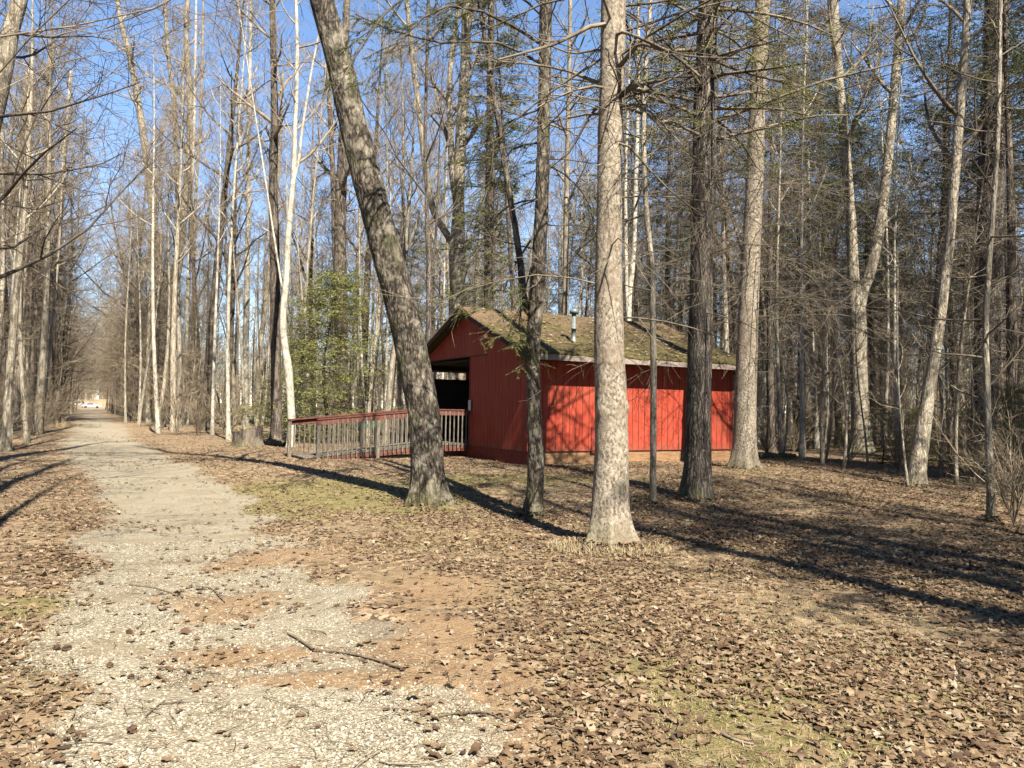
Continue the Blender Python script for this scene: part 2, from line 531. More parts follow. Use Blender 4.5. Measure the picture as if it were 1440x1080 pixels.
gx = spaced(-6, 6, .07, -700, 700, 1.045)
gy = spaced(2.2, 11, .07, -60, 900, 1.035)
X, Y = np.meshgrid(gx, gy)
fx, fy = X.ravel(), Y.ravel()
fz = hgt(fx, fy)
near = 1 - sst(10, 22, np.hypot(fx, fy))
fz = fz + near * .022 * (fbm(fx * 5, fy * 5, 71, 3) - .5)
mg, mn, mm, ms = m_gravel(fx, fy), m_needle(fx, fy), m_moss(fx, fy), m_soil(fx, fy)
farpath = fy > 240
mg = np.where(farpath | (fy < -20), 0, mg)
VV = np.stack([fx, fy, fz], 1)
ny, nx = X.shape
ii = (np.arange(ny - 1)[:, None] * nx + np.arange(nx - 1)[None, :]).ravel()
QQ = np.stack([ii, ii + 1, ii + nx + 1, ii + nx], 1)
cx, cy = fx[QQ].mean(1), fy[QQ].mean(1)
inp = (np.abs(cx - pathc(cy)) < pathw(cy) * 1.05) & (cy < 240) & (cy > -20)


def sub(name, sel):
    q = QQ[sel]; u, inv = np.unique(q, return_inverse=True)
    o = mk(name, [(VV[u], inv.reshape(-1, 4))], MAT['ground'])
    for an, arr in (('gravel', mg), ('needle', mn), ('moss', mm), ('soil', ms)):
        a = o.data.attributes.new(an, 'FLOAT', 'POINT'); a.data.foreach_set('value', arr[u].astype(np.float32))
    return tag(o, kind='structure')


g_o = sub('ground', ~inp); tag(g_o, 'forest floor of brown leaf litter, dry grass and moss', 'ground')
p_o = sub('path', inp); tag(p_o, 'pale gravel path running straight into the wood', 'path')


# ------------------------------------------------------------------ scatter: leaves, grass, stones, needles
def scatter(n, dmin, dmax, amin, amax, rng, pw=1.0):
    """points in a wedge, denser near the camera"""
    u = rng.random(n)
    d = dmin * (dmax / dmin) ** (u ** pw)
    a = np.radians(amin + (amax - amin) * rng.random(n))
    return d * np.sin(a), d * np.cos(a)


def in_house(x, y, pad=0.0):
    dx, dy = x - BC[0], y - BC[1]
    l = dx * BA[0] + dy * BA[1]; t = dx * BG[0] + dy * BG[1]
    return ((l > -pad) & (l < BL + pad) & (t > -pad) & (t < BW + pad)) | ((l > -5 - pad) & (l <= 0) & (t > 3.3 - pad) & (t < 5 + pad))


BTH = R(61.4)
BA = np.array([math.sin(BTH), math.cos(BTH)]); BG = np.array([-math.cos(BTH), math.sin(BTH)])
BC = np.array([.424, 19.3]); BW, BL = 7.2, 6.9


BASES = [(*G(*q)[:2], r_) for q, r_ in (((602, 708), .34), ((750, 727), .2), ((858, 767), .34), ((918, 712), .09), ((979, 704), .36), ((1046, 659), .38), ((1287, 684), .24), ((1394, 733), .09))]


def leaves(name, n, dmin, dmax, st, size, rng, pw, label):
    x, y = scatter(n, dmin, dmax, -37, 37, rng, pw)
    dens = (1 - .97 * m_gravel(x, y)) * (1 - .93 * m_needle(x, y)) * (1 - .45 * m_moss(x, y)) * (1 - .6 * m_soil(x, y))
    cl = sst(.36, .60, fbm(x * .8, y * .8, 83, 4))
    right = sst(-.5, 2.2, x - .05 * y) * .55 + .45
    keep = rng.random(n) < dens * ((.08 if st > 4 else .35) + .65 * cl) * right
    keep &= ~in_house(x, y, .05)
    x, y = x[keep], y[keep]
    if st > 4:
        for bx_, by_, br_ in BASES:
            th = rng.random(170) * 6.283; q = br_ * (.95 + 1.1 * rng.random(170) ** 1.6)
            x = np.concatenate([x, bx_ + q * np.cos(th)]); y = np.concatenate([y, by_ + q * np.sin(th)])
    n = len(x)
    z = hgt(x, y) + .006 + .007 * rng.random(n)
    for bx_, by_, br_ in BASES:
        z = z + .07 * np.exp(-np.maximum(np.hypot(x - bx_, y - by_) - br_, 0) / .09)
    u = np.linspace(0, 1, st)
    wprof = np.sin(np.pi * np.clip(u * .94 + .03, 0, 1)) ** .8
    if st > 4: wprof = wprof * (1 + .35 * np.where(np.arange(st) % 2 == 0, -1, 1))
    L = size * (.55 + .75 * rng.random(n)) * (1 + .35 * (rng.random(n) > .9)); Wd = L * (.15 + .28 * rng.random(n))
    fold = rng.normal(.04, .22, n); bend = rng.normal(.04, .32, n); tw = rng.normal(0, .3, n)
    lx = (u[None, :] - .5) * L[:, None]
    hz = bend[:, None] * L[:, None] * (u[None, :] - .5) ** 2 * 2
    rows = []
    for s in (-1, 0, 1):
        jit = 1 + .22 * rng.normal(size=(n, st))
        wy = s * wprof[None, :] * Wd[:, None] * jit
        wz = hz + (abs(s) * fold[:, None] * Wd[:, None] * wprof[None, :]) + s * tw[:, None] * (u[None, :] - .5) * Wd[:, None]
        rows.append(np.stack([lx, wy, wz], -1))
    V = np.stack(rows, 2)  # n,st,3,3
    V[..., 2] -= V[..., 2].min(axis=(1, 2))[:, None, None]
    yaw = rng.random(n) * 6.283
    ti = rng.normal(0, .11, n); tj = rng.normal(0, .14, n)
    vx, vy, vz = V[..., 0], V[..., 1], V[..., 2]
    vz = vz + vx * ti[:, None, None] + vy * tj[:, None, None]
    c, s = np.cos(yaw)[:, None, None], np.sin(yaw)[:, None, None]
    WX = vx * c - vy * s + x[:, None, None]; WY = vx * s + vy * c + y[:, None, None]
    WZ = vz + z[:, None, None] + np.abs(ti)[:, None, None] * L[:, None, None] * .3
    VV_ = np.stack([WX, WY, WZ], -1).reshape(-1, 3)
    k = np.arange(n)[:, None, None] * (st * 3)
    a = (np.arange(st - 1)[:, None] * 3 + np.arange(2)[None, :]).ravel()[None, :, None]
    Q = (k + a + np.array([[[0, 1, 4, 3]]])).reshape(-1, 4)
    o = mk(name, [(VV_, Q)], MAT['leaf'])
    return tag(o, label, 'leaves', kind='stuff')


leaves('fallen_leaves', 120000, 2.6, 13, 6, .053, RNG, .8, 'curled brown oak and beech leaves littering the near ground')
leaves('leaf_litter', 260000, 8.5, 48, 3, .066, RNG, .62, 'thick carpet of fallen tan leaves spread under the trees')


def blades(name, n, dmin, dmax, L, Wd, dens_fn, mat, rng, pw, label, lean=.9, amin=-37, amax=37, up=.55):
    x, y = scatter(n, dmin, dmax, amin, amax, rng, pw)
    keep = (rng.random(n) < dens_fn(x, y)) & ~in_house(x, y)
    x, y = x[keep], y[keep]; n = len(x)
    z = hgt(x, y) - .005
    yaw = rng.random(n) * 6.283
    l = L * (.4 + .9 * rng.random(n)); w = Wd * (.6 + .7 * rng.random(n))
    d = np.stack([np.cos(yaw), np.sin(yaw)], 1); s = np.stack([-d[:, 1], d[:, 0]], 1) * w[:, None] / 2
    ln = np.abs(rng.normal(0, lean, n)); h1 = l * up * np.exp(-ln * .7); h2 = l * up * 1.5 * np.exp(-ln * 1.1)
    p0 = np.stack([x, y], 1); p1 = p0 + d * (l * .45 * np.tanh(ln))[:, None]; p2 = p0 + d * (l * np.tanh(ln))[:, None]
    def c(p, q, zz): return np.concatenate([p + q, zz[:, None]], 1)
    V = np.stack([c(p0, -s, z), c(p0, s, z), c(p1, s * .8, z + h1), c(p1, -s * .8, z + h1), c(p2, s * .15, z + h2), c(p2, -s * .15, z + h2)], 1).reshape(-1, 3)
    k = np.arange(n)[:, None] * 6
    Q = np.concatenate([k + np.array([[0, 1, 2, 3]]), k + np.array([[3, 2, 4, 5]])])
    return tag(mk(name, [(V, Q)], mat), label, 'grass', kind='stuff')


blades('dry_grass', 280000, 2.6, 17, .085, .005,
       lambda x, y: (1 - m_gravel(x, y)) * (1 - .85 * m_needle(x, y)) * (.2 + .8 * sst(.42, .6, fbm(x * .9, y * .9, 97, 4))), MAT['grass'], RNG, .8, 'short matted dry grass between the fallen leaves', lean=2.6, up=.30)
blades('moss_grass', 110000, 2.6, 30, .06, .008, lambda x, y: m_moss(x, y) * (1 - m_gravel(x, y)), MAT['green'], RNG, .7, 'low green and yellow moss and grass in patches', lean=2.3, up=.33)
blades('pine_straw', 60000, 2.6, 9, .09, .0035, lambda x, y: np.maximum(m_needle(x, y), .10), MAT['pineneedle'], RNG, .8, 'orange brown pine needles matted over the path', lean=2.5, up=.12)


def tuft_d(x, y):
    c = G(330, 590); e = np.hypot((x - c[0]) / 6, (y - c[1]) / 5)
    c2 = G(60, 598); e2 = np.hypot((x - c2[0]) / 5, (y - c2[1]) / 9)
    c3 = G(858, 770); e3 = np.hypot((x - c3[0]) / .75, (y - c3[1]) / .6)
    c4 = G(1400, 690); e4 = np.hypot((x - c4[0]) / 2, (y - c4[1]) / 2)
    return np.maximum.reduce([.5 * (e < 1), .5 * (e2 < 1), .25 * (e3 < 1) , .12 * (e4 < 1)]) * (1 - m_gravel(x, y))


blades('tall_dry_grass', 70000, 24, 60, .7, .014, tuft_d, MAT['drygrass'], RNG, .8, 'tall straw coloured dry grass along the edge of the wood', lean=.45, amin=-38, amax=-12, up=.6)


def tuft_n(x, y):
    c3 = G(858, 772); e3 = np.hypot((x - c3[0]) / .75, (y - c3[1]) / .55)
    return 1.0 * (e3 < 1) * (1 - .6 * e3)


blades('straw_tuft', 22000, 7.9, 10, .11, .006, tuft_n, MAT['drygrass'], RNG, 1, 'dry straw grass ringing the foot of the pale spruce', lean=.9, amin=2, amax=13)


def stones(n, rng):
    x, y = scatter(n, 2.5, 10, -37, 20, rng, .8)
    keep = rng.random(n) < np.maximum(m_gravel(x, y), .10 * (np.abs(x - pathc(y)) < 1.6))
    x, y = x[keep], y[keep]; n = len(x)
    s = .0026 + .0056 * rng.random(n) ** 2.6 * (1 + .6 * (rng.random(n) > .97))
    b = box(-1, 1, -1, 1, -1, 1)[0]
    V = b[None] * (.55 + .6 * rng.random((n, 8, 3))) * np.array([1, 1, .55])
    yaw = rng.random(n) * 6.28; c, q = np.cos(yaw)[:, None], np.sin(yaw)[:, None]
    vx = V[..., 0] * c - V[..., 1] * q; vy = V[..., 0] * q + V[..., 1] * c
    V = np.stack([vx * s[:, None] + x[:, None], vy * s[:, None] + y[:, None], V[..., 2] * s[:, None] + (hgt(x, y) + s * .25)[:, None]], -1).reshape(-1, 3)
    Q = (np.arange(n)[:, None, None] * 8 + box(0, 1, 0, 1, 0, 1)[1][None]).reshape(-1, 4)
    tag(mk('gravel', [(V, Q)], MAT['stone'], smooth=False), 'loose pale stones scattered over the gravel path', 'gravel', kind='stuff')


stones(120000, RNG)


def twig_litter(n, rng):
    x, y = scatter(n, 2.6, 16, -37, 37, rng, .8)
    keep = ~in_house(x, y); x, y = x[keep], y[keep]; n = len(x)
    K = 5; L = .05 + .30 * rng.random(n) ** 2.5; yaw = rng.random(n) * 6.283; cv = rng.normal(0, .5, n)
    t = np.linspace(-.5, .5, K)[None]
    a = yaw[:, None] + cv[:, None] * t
    P = np.stack([x[:, None] + L[:, None] * t * np.cos(a), y[:, None] + L[:, None] * t * np.sin(a), np.zeros((n, K))], -1)
    P[..., 2] = hgt(P[..., 0], P[..., 1]) + .012 + .012 * rng.random((n, 1)) + .02 * rng.random((n, 1)) * t
    r = (.0012 + .0022 * rng.random((n, 1)) ** 2) * (1 - .5 * (t + .5))
    tag(mk('twig_litter', [tubes(P, r, 4)], islandmat('litter_twigs', [(0, (.05, .035, .022)), (.5, (.20, .14, .09)), (1, (.42, .33, .23))])), 'small broken twigs strewn over path and leaves', 'twigs', kind='stuff')


twig_litter(4200, RNG)


# ------------------------------------------------------------------ trees
def catmull(pts, step):
    pts = np.array(pts, float)
    P = np.concatenate([[2 * pts[0] - pts[1]], pts, [2 * pts[-1] - pts[-2]]])
    out = []
    for i in range(1, len(P) - 2):
        n = max(2, int(np.linalg.norm(P[i + 1][:3] - P[i][:3]) / step))
        for k in range(n):
            t = k / n
            out.append(.5 * (2 * P[i] + (P[i + 1] - P[i - 1]) * t + (2 * P[i - 1] - 5 * P[i] + 4 * P[i + 1] - P[i + 2]) * t * t + (3 * P[i] - P[i - 1] - 3 * P[i + 1] + P[i + 2]) * t ** 3))
    out.append(pts[-1])
    return np.array(out)


def trunk_mesh(C, rad, sides, flare=.55, amp=.06, freq=(3.0, 1.2), seed=0, lobes=5, zbase=0.0, knots=0):
    """hero trunk: rings along C with root flare and rough bark"""
    K = len(C)
    V, Q = tubes(C[None], rad[None], sides)
    V = V.reshape(K, sides, 3)
    rg = random.Random(seed)
    ph = rg.random() * 6.28
    kn = [(rg.uniform(.1, .95) * K, rg.random() * sides, rg.uniform(.06, .16)) for _ in range(knots)]
    for k in range(K):
        hh = max(0.0, C[k, 2] - zbase)
        for j in range(sides):
            d = V[k, j] - C[k]; th = j / sides * 2 * math.pi
            lb = max(0.0, math.cos(lobes * th + ph + .7 * math.sin(th * 2 + seed))) ** 1.5
            fl = flare * (.45 * math.exp(-hh / (rad[0] * 1.1)) + 1.25 * lb * math.exp(-hh / (rad[0] * .75))) + .14 * flare * math.exp(-hh / (rad[0] * 4))
            p = (math.cos(th) * freq[0] + seed * 3.1, math.sin(th) * freq[0], C[k, 2] * freq[1])
            nn = mnoise.noise(p) + .5 * mnoise.noise((p[0] * 2.3, p[1] * 2.3, p[2] * 2.1)) + .35 * mnoise.noise((p[0] * 5, p[1] * 5, p[2] * 4))
            g = 0
            for kk, kj, ka in kn:
                dj = min(abs(j - kj), sides - abs(j - kj)) / sides * 6.28 * rad[k]
                dk = (k - kk) * .07
                g += ka * math.exp(-(dj * dj + dk * dk) / (.05 ** 2 * 2))
            V[k, j] = C[k] + d * (1 + fl + amp * nn + g)
    return V.reshape(-1, 3), Q


def dec_crown(P, r, rng, lr=.55, n1=12, t0=.45, L1=4.0, dens=1.0, rmin=.005, ang=(48, 10), up=.16, levels=3, tw=1.0, n0=None):
    """returns limb tubes (for trunk) and twig tubes (for crown)"""
    limbs, rl = spawn(P, r, n1, t0, .98, L1, ang, rng, 6, up, .10, lr, .012, .25, .55)
    a2, r2 = spawn(limbs, rl, max(2, int(7 * dens)), .2, 1, L1 * .42, (45, 12), rng, 4, .08, .16, .6, .007, .4, .4)
    a3, r3 = spawn(a2, r2, max(2, int(6 * dens)), .15, 1, L1 * .22, (42, 14), rng, 4, .05, .2, .6, rmin, .5, .3)
    out = [tubes(a2, r2, 3), tubes(a3, r3, 3)]
    if levels > 3:
        a4, r4 = spawn(a3, r3, max(2, int(4 * tw)), .2, 1, L1 * .12, (40, 14), rng, 3, .04, .2, .7, rmin * .85, .6, .3)
        out.append(tubes(a4, r4, 3))
    return [tubes(limbs, rl, 5)], out


def dead_branches(P, r, rng, n, t0, t1, L, ang=(85, 14), up=-.10, rmin=.004, sub=5, fine=3, rr=.16):
    a, ra = spawn(P, r, n, t0, t1, L, ang, rng, 6, up, .13, rr, rmin * 1.6, .3, .2)
    b, rb = spawn(a, ra, sub, .2, 1, L * .42, (45, 15), rng, 4, up * .8, .2, .6, rmin, .5, .3)
    out = [tubes(a, ra, 4), tubes(b, rb, 3)]
    if fine:
        c, rc = spawn(b, rb, fine, .2, 1, L * .2, (40, 15), rng, 3, up * .5, .2, .7, rmin * .8, .6, .3)
        out.append(tubes(c, rc, 3))
    return out


def hem_branches(P, r, rng, n, t0, t1, L, ang=(80, 12), up=-.05, nb=9, nn=10, nl=.11, nw=.035, tap=.75):
    a, ra = spawn(P, r, n, t0, t1, L, ang, rng, 6, up, .06, .22, .008, .3, tap)
    b, rb = spawn(a, ra, nb, .12, 1, L * .32, (52, 12), rng, 4, -.06, .1, .5, .004, .5, .45, flat=True)
    c, rc = spawn(b, rb, 4, .2, 1, L * .13, (45, 12), rng, 3, -.05, .1, .6, .003, .5, .3, flat=True)
    return [tubes(a, ra, 4), tubes(b, rb, 3)], [needles(b, nn, nl, nw, rng), needles(c, max(3, nn // 2), nl, nw, rng), needles(a[:, 2:], nn // 2, nl, nw, rng)]


def local(parts, base):
    return [(v - np.asarray(base)[None], q) for v, q in parts]


HERO_XY = []


def hero(name, label, cat, base, pts, mat, twig='twig', top=22, sides=20, forks=(), flare=.5, amp=.06, freq=(3, 1.2), seed=1, crown=None, dead=None, hem=None, group=None, knots=0, extra=None, yoff=0.0, step=.09, depth=None, lean_y=0.0, wk=.9, keep=.85):
    g = G(*base)
    if depth:  # base hidden or out of frame: same line of sight, given distance
        d = ray(base[0], 560); t = depth / d[1]; g = np.array([d[0] * t, depth, 0]); g[2] = float(hgt(g[0], g[1]))
    Yd = g[1]
    HERO_XY.append((g[0], g[1]))
    rng = np.random.default_rng(seed * 13 + 5)

    def stem_pts(pp):
        o = []
        for (px, py, w) in pp:
            p = at_depth(px, py, Yd); p[1] += lean_y * max(0, p[2] - g[2])
            o.append([*p, w * wk * .5 * Yd / F])
        return o
    sp = stem_pts(pts)
    s0 = [g[0] + (sp[0][0] - g[0]) * .0, g[1], g[2] - .12, sp[0][3]]
    # move first picture point to the ground
    allp = [s0] + [p for p in sp if p[2] > g[2] + .15]
    last = np.array(allp[-1]); prev = np.array(allp[-2])
    if top and last[2] < top:
        d = (last - prev)[:3]; d = d / np.linalg.norm(d); d = d * keep + np.array([0, 0, 1 - keep]); d /= np.linalg.norm(d)
        H = top - last[2]; nseg = 3
        for k in range(1, nseg + 1):
            q = last.copy(); q[:3] = last[:3] + d * H * k / nseg
            q[3] = last[3] * (1 - .78 * k / nseg); allp.append(list(q))
    Cc = catmull(allp, step); Cc[:, 3] = np.maximum(Cc[:, 3], .006)
    # decimate above the frame
    vis = CAMH + Yd * .62
    idx = [i for i in range(len(Cc)) if Cc[i, 2] < vis or i % 5 == 0 or i == len(Cc) - 1]
    Cc = Cc[idx]
    root = empty(name, g)
    tag(root, label, cat, group)
    parts = [trunk_mesh(Cc[:, :3], Cc[:, 3], sides, flare, amp, freq, seed, 5, g[2], knots)]
    stems = [(Cc[:, :3], Cc[:, 3])]
    for fk in forks:
        fp = stem_pts(fk)
        la, pv = np.array(fp[-1]), np.array(fp[-2])
        if top and la[2] < top:
            d = (la - pv)[:3]; d /= np.linalg.norm(d)
            for k in (1, 2):
                q = la.copy(); q[:3] += d * (top - la[2]) * k / 2; q[3] = la[3] * (1 - .42 * k); fp.append(list(q))
        fc = catmull(fp, step * 1.5)
        parts.append(trunk_mesh(fc[:, :3], np.maximum(fc[:, 3], .006), max(8, sides - 6), 0, amp, freq, seed + 3, 5, g[2]))
        stems.append((fc[:, :3], fc[:, 3]))
    tw = []; nd = []
    for (pc, pr) in stems:
        # resample to 24 points for spawning
        ii_ = np.linspace(0, len(pc) - 1, 24).astype(int)
        P = pc[ii_][None]; r_ = pr[ii_][None]
        if crown:
            lb, t_ = dec_crown(P, r_, rng, **crown); tw += lb; tw += t_
        if dead:
            for dd in (dead if isinstance(dead, list) else [dead]): tw += dead_branches(P, r_, rng, **dd)
        if hem:
            for dd in (hem if isinstance(hem, list) else [hem]):
                a, b = hem_branches(P, r_, rng, **dd); tw += a; nd += b
    if extra:
        a, b = extra(Yd, rng); tw += a; nd += b
    mk('trunk', local(parts, g), MAT[mat], root)
    cr = None
    if tw:
        cr = mk('crown', local(tw, g), MAT[twig], root)
    if nd:
        mk('needles', local(nd, g), MAT['needlebright' if extra else 'needle' if not (hem and isinstance(hem, dict) and hem.get('dk')) else 'needledark'], cr or root)
    return root


def pxbranch(pts, r0, r1, Yd, rng, dy=0.0, K=8):
    """a branch through picture points, running dy metres towards or away along its length"""
    o = []
    n = len(pts)
    for i, (x, y) in enumerate(pts):
        p = at_depth(x, y, Yd + dy * i / max(1, n - 1)); o.append([*p, r0 + (r1 - r0) * i / max(1, n - 1)])
    c = catmull(o, .12)
    ii_ = np.linspace(0, len(c) - 1, K).astype(int)
    c = c[ii_]
    return c[None, :, :3], c[None, :, 3]


def ex_spruce(Yd, rng):
    tw = []
    for pts, r0, dy in (([(874, 134), (890, 122), (912, 116), (932, 113)], .045, -.5), ([(876, 92), (888, 70), (905, 62), (940, 72), (985, 108)], .035, -.9), ([(842, 32), (815, 45), (780, 62), (745, 72), (700, 84)], .03, -.8),
                        ([(838, 116), (800, 100), (745, 90), (690, 86)], .028, .8), ([(878, 148), (905, 150), (935, 178), (960, 205)], .02, -.6), ([(840, 150), (820, 180), (800, 215), (775, 235)], .024, .5),
                        ([(878, 200), (915, 240), (950, 275), (985, 300)], .017, -.7), ([(876, 45), (915, 60), (960, 78), (1040, 82)], .024, -1.2), ([(840, 70), (812, 75), (780, 68), (735, 40)], .02, .5)):
        P, r_ = pxbranch([(860, pts[0][1] + 7)] + pts, r0, r0 * .35, Yd, rng, dy)
        tw.append(tubes(P, r_, 6))
        b, rb = spawn(P, r_, 7, .25, 1, .75, (50, 15), rng, 5, -.03, .18, .45, .005, .35, .3)
        c, rc = spawn(b, rb, 5, .2, 1, .35, (42, 15), rng, 4, -.03, .2, .6, .0035, .5, .3)
        tw += [tubes(b, rb, 4), tubes(c, rc, 3)]
    return tw, []


def ex_hem(Yd, rng):
    tw = []; nd = []
    for pts, r0, dy in (([(758, 60), (690, 20), (620, 10), (560, 60), (520, 110)], .028, -1.6), ([(762, 90), (700, 60), (620, 60), (545, 40), (500, 20)], .025, -1.2), ([(758, 0), (690, -30), (600, -20), (540, 20), (470, 130)], .03, -2.0),
                        ([(752, 330), (720, 380), (705, 430), (715, 478)], .018, -.8), ([(752, 360), (735, 420), (730, 465), (742, 500)], .016, -.5), ([(756, 280), (715, 290), (680, 330), (660, 420)], .018, .6),
                        ([(766, 200), (720, 210), (690, 260), (655, 330)], .02, .8), ([(770, 150), (730, 165), (690, 190), (640, 260)], .018, .5), ([(766, 230), (800, 250), (830, 290), (835, 340)], .015, .9), ([(760, 20), (720, -10), (660, 0), (610, 40)], .02, -.6)):
        P, r_ = pxbranch(pts, r0, r0 * .3, Yd, rng, dy)
        tw.append(tubes(P, r_, 5))
        b, rb = spawn(P, r_, 13, .3, 1, .62, (48, 14), rng, 5, -.09, .12, .45, .004, .4, .35, flat=True)
        c, rc = spawn(b, rb, 6, .2, 1, .26, (42, 14), rng, 4, -.08, .12, .6, .003, .5, .3, flat=True)
        tw += [tubes(b, rb, 3), tubes(c, rc, 3)]
        k = rng.random(len(c)) < .9
        nd += [needles(c[k], 34, .034, .0065, rng), needles(b[rng.random(len(b)) < .8], 44, .034, .0065, rng)]
    return tw, nd


CROWN = dict(n1=13, t0=.5, L1=3.6, dens=.9, rmin=.006, levels=3)
# --- the trees standing in front of the shelter
hero('leaning_tree', 'thick rough barked tree leaning left beside the ramp railing', 'tree', (602, 708),
     [(602, 700, 52), (601, 650, 49), (598, 600, 48), (590, 550, 49), (580, 500, 50), (569, 450, 49), (556, 400, 48), (542, 350, 47), (529, 300, 46), (516, 250, 46), (503, 200, 45), (491, 150, 43), (480, 100, 42), (467, 50, 40), (452, 0, 38), (435, -60, 36)],
     'lean', 'twigdark', 21, 34, flare=.45, amp=.06, freq=(3.2, 2.2), seed=2, crown=dict(n1=9, t0=.72, L1=4.2, dens=.8, rmin=.006), step=.07, knots=5, keep=1.0)
hero('hemlock_tree', 'slender dark hemlock with mossy bark in front of the shelter corner', 'tree', (750, 731),
     [(752, 722, 29), (753, 680, 25), (753, 640, 24), (752, 600, 24), (750, 550, 22), (749, 500, 22), (752, 450, 23), (756, 400, 24), (759, 350, 22), (761, 300, 21), (763, 250, 21), (764, 200, 20), (766, 100, 20), (768, 0, 20), (769, -60, 19)],
     'lean', 'twigdark', 15, 24, depth=11.6, forks=([(753, 452, 10), (742, 435, 13), (735, 415, 13), (733, 380, 11), (726, 330, 10), (716, 270, 9), (705, 200, 8)],), flare=.4, amp=.09, freq=(2, 2.2), seed=3,
     dead=dict(n=16, t0=.4, t1=.92, L=1.9, up=-.06, rr=.12), extra=ex_hem, step=.07, knots=8)
hero('pale_spruce', 'thick pale mottled spruce trunk nearest the camera before the red wall', 'tree', (858, 767),
     [(859, 755, 62), (858, 720, 56), (859, 680, 53), (860, 640, 52), (860, 600, 50), (859, 550, 49), (857, 500, 47), (856, 450, 45), (856, 400, 43), (856, 350, 41), (857, 300, 40), (857, 250, 39), (858, 200, 39), (859, 150, 38), (861, 100, 39), (862, 50, 39), (863, 0, 39), (864, -60, 37)],
     'spruce', 'deadtwig', 17, 40, flare=.45, amp=.035, freq=(3, 4), seed=4, dead=[dict(n=12, t0=.25, t1=.62, L=2.0, up=-.12, rr=.07, sub=6), dict(n=26, t0=.55, t1=.98, L=2.6, up=-.08, rr=.13, sub=6)], extra=ex_spruce, step=.06, knots=16)
hero('slim_sapling', 'slim straight sapling with mossy stem before the red wall', 'tree', (918, 712),
     [(918, 700, 11), (919, 600, 10), (919, 520, 10), (918, 440, 9), (917, 380, 9), (911, 320, 9), (907, 260, 8), (905, 180, 8), (908, 100, 7), (915, 0, 6)], 'pale', 'deadtwig', 12, 12, flare=.6, amp=.06, seed=5,
     dead=[dict(n=16, t0=.35, t1=.95, L=1.2, up=.02, rr=.35)], step=.1)
hero('furrowed_tree', 'straight dark trunk with a sunlit right edge before the shelter', 'tree', (979, 704),
     [(979, 695, 50), (981, 660, 44), (982, 600, 41), (983, 550, 40), (984, 500, 40), (985, 450, 39), (986, 400, 38), (987, 350, 37), (987, 300, 37), (988, 250, 36), (989, 200, 35), (990, 150, 35), (992, 100, 34), (994, 50, 34), (997, 0, 34), (999, -50, 33)],
     'furrow', 'deadtwig', 21, 44, flare=.35, amp=.05, freq=(6, .7), seed=6, dead=[dict(n=36, t0=.26, t1=.7, L=2.3, up=-.16, rr=.055, sub=7), dict(n=14, t0=.6, t1=.98, L=2.6, up=.02, rr=.15)], hem=dict(n=30, t0=.50, t1=.76, L=2.6, nn=20, nl=.055, nw=.013, tap=.2), step=.08, wk=.84)  # hem boughs added above the frame to shade the gable
hero('corner_spruce', 'pale spruce trunk with mossy foot at the shelter far corner', 'tree', (1046, 659),
     [(1046, 650, 36), (1047, 620, 34), (1048, 580, 33), (1049, 540, 32), (1050, 500, 32), (1052, 450, 31), (1054, 400, 30), (1056, 350, 29), (1059, 300, 28), (1061, 250, 27), (1063, 200, 26), (1065, 150, 25), (1067, 100, 25), (1070, 50, 24), (1073, 0, 23), (1076, -60, 22)],
     'spruce', 'deadtwig', 22, 32, flare=.4, amp=.035, freq=(3, 3), seed=7, dead=[dict(n=72, t0=.24, t1=.75, L=3.1, ang=(78, 18), up=-.2, rr=.05, sub=8, fine=5, rmin=.005), dict(n=22, t0=.6, t1=.98, L=3.0, up=-.08, rr=.1)], step=.08, knots=10)
hero('forked_tree', 'tall tree forking into two pale stems right of the shelter', 'tree', (1212, 623),
     [(1211, 615, 26), (1210, 580, 24), (1208, 540, 23), (1207, 500, 23), (1206, 460, 24), (1204, 430, 23), (1200, 390, 16), (1198, 340, 15), (1194, 280, 14), (1189, 220, 14), (1183, 150, 13), (1177, 80, 13), (1172, 0, 12)],
     'pale', 'twig', 24, 24, forks=([(1207, 450, 14), (1213, 410, 16), (1223, 385, 15), (1231, 350, 15), (1240, 300, 14), (1247, 240, 13), (1253, 180, 12), (1259, 110, 12), (1264, 50, 11), (1268, 0, 11)],), flare=.35, amp=.04, seed=8, crown=dict(n1=7, t0=.55, L1=4.5, dens=.9, rmin=.007), step=.12, depth=33.5, wk=1.0)
hero('tilted_tree', 'grey trunk tilting to the right alone in the leaf litter', 'tree', (1286, 684),
     [(1287, 676, 27), (1291, 650, 25), (1297, 610, 23), (1303, 570, 20), (1310, 526, 18), (1320, 463, 16), (1326, 420, 15), (1331, 380, 15), (1336, 330, 14), (1340, 280, 14), (1345, 220, 14), (1350, 150, 14), (1357, 70, 12), (1361, 0, 11)],
     'pale', 'deadtwig', 17, 26, flare=.35, amp=.03, freq=(4, 1), seed=9, crown=dict(n1=9, t0=.5, L1=3.2, dens=.8, rmin=.006), dead=dict(n=10, t0=.3, t1=.6, L=1.6, up=.03, rr=.12), step=.09)
hero('bent_sapling', 'thin knotted sapling in front of the broad dark trunk', 'tree', (1394, 733),
     [(1394, 725, 13), (1393, 680, 12), (1391, 640, 11), (1389, 580, 10), (1387, 520, 10), (1386, 480, 9), (1387, 430, 9), (1391, 370, 8), (1396, 300, 8), (1401, 230, 7), (1404, 160, 7), (1406, 80, 6), (1407, 0, 6)], 'pale', 'deadtwig', 10, 12, flare=.5, amp=.08, freq=(2, 4), seed=10,
     dead=[dict(n=26, t0=.2, t1=.98, L=1.3, ang=(72, 18), up=.02, rr=.42, sub=4, fine=2)], step=.08)
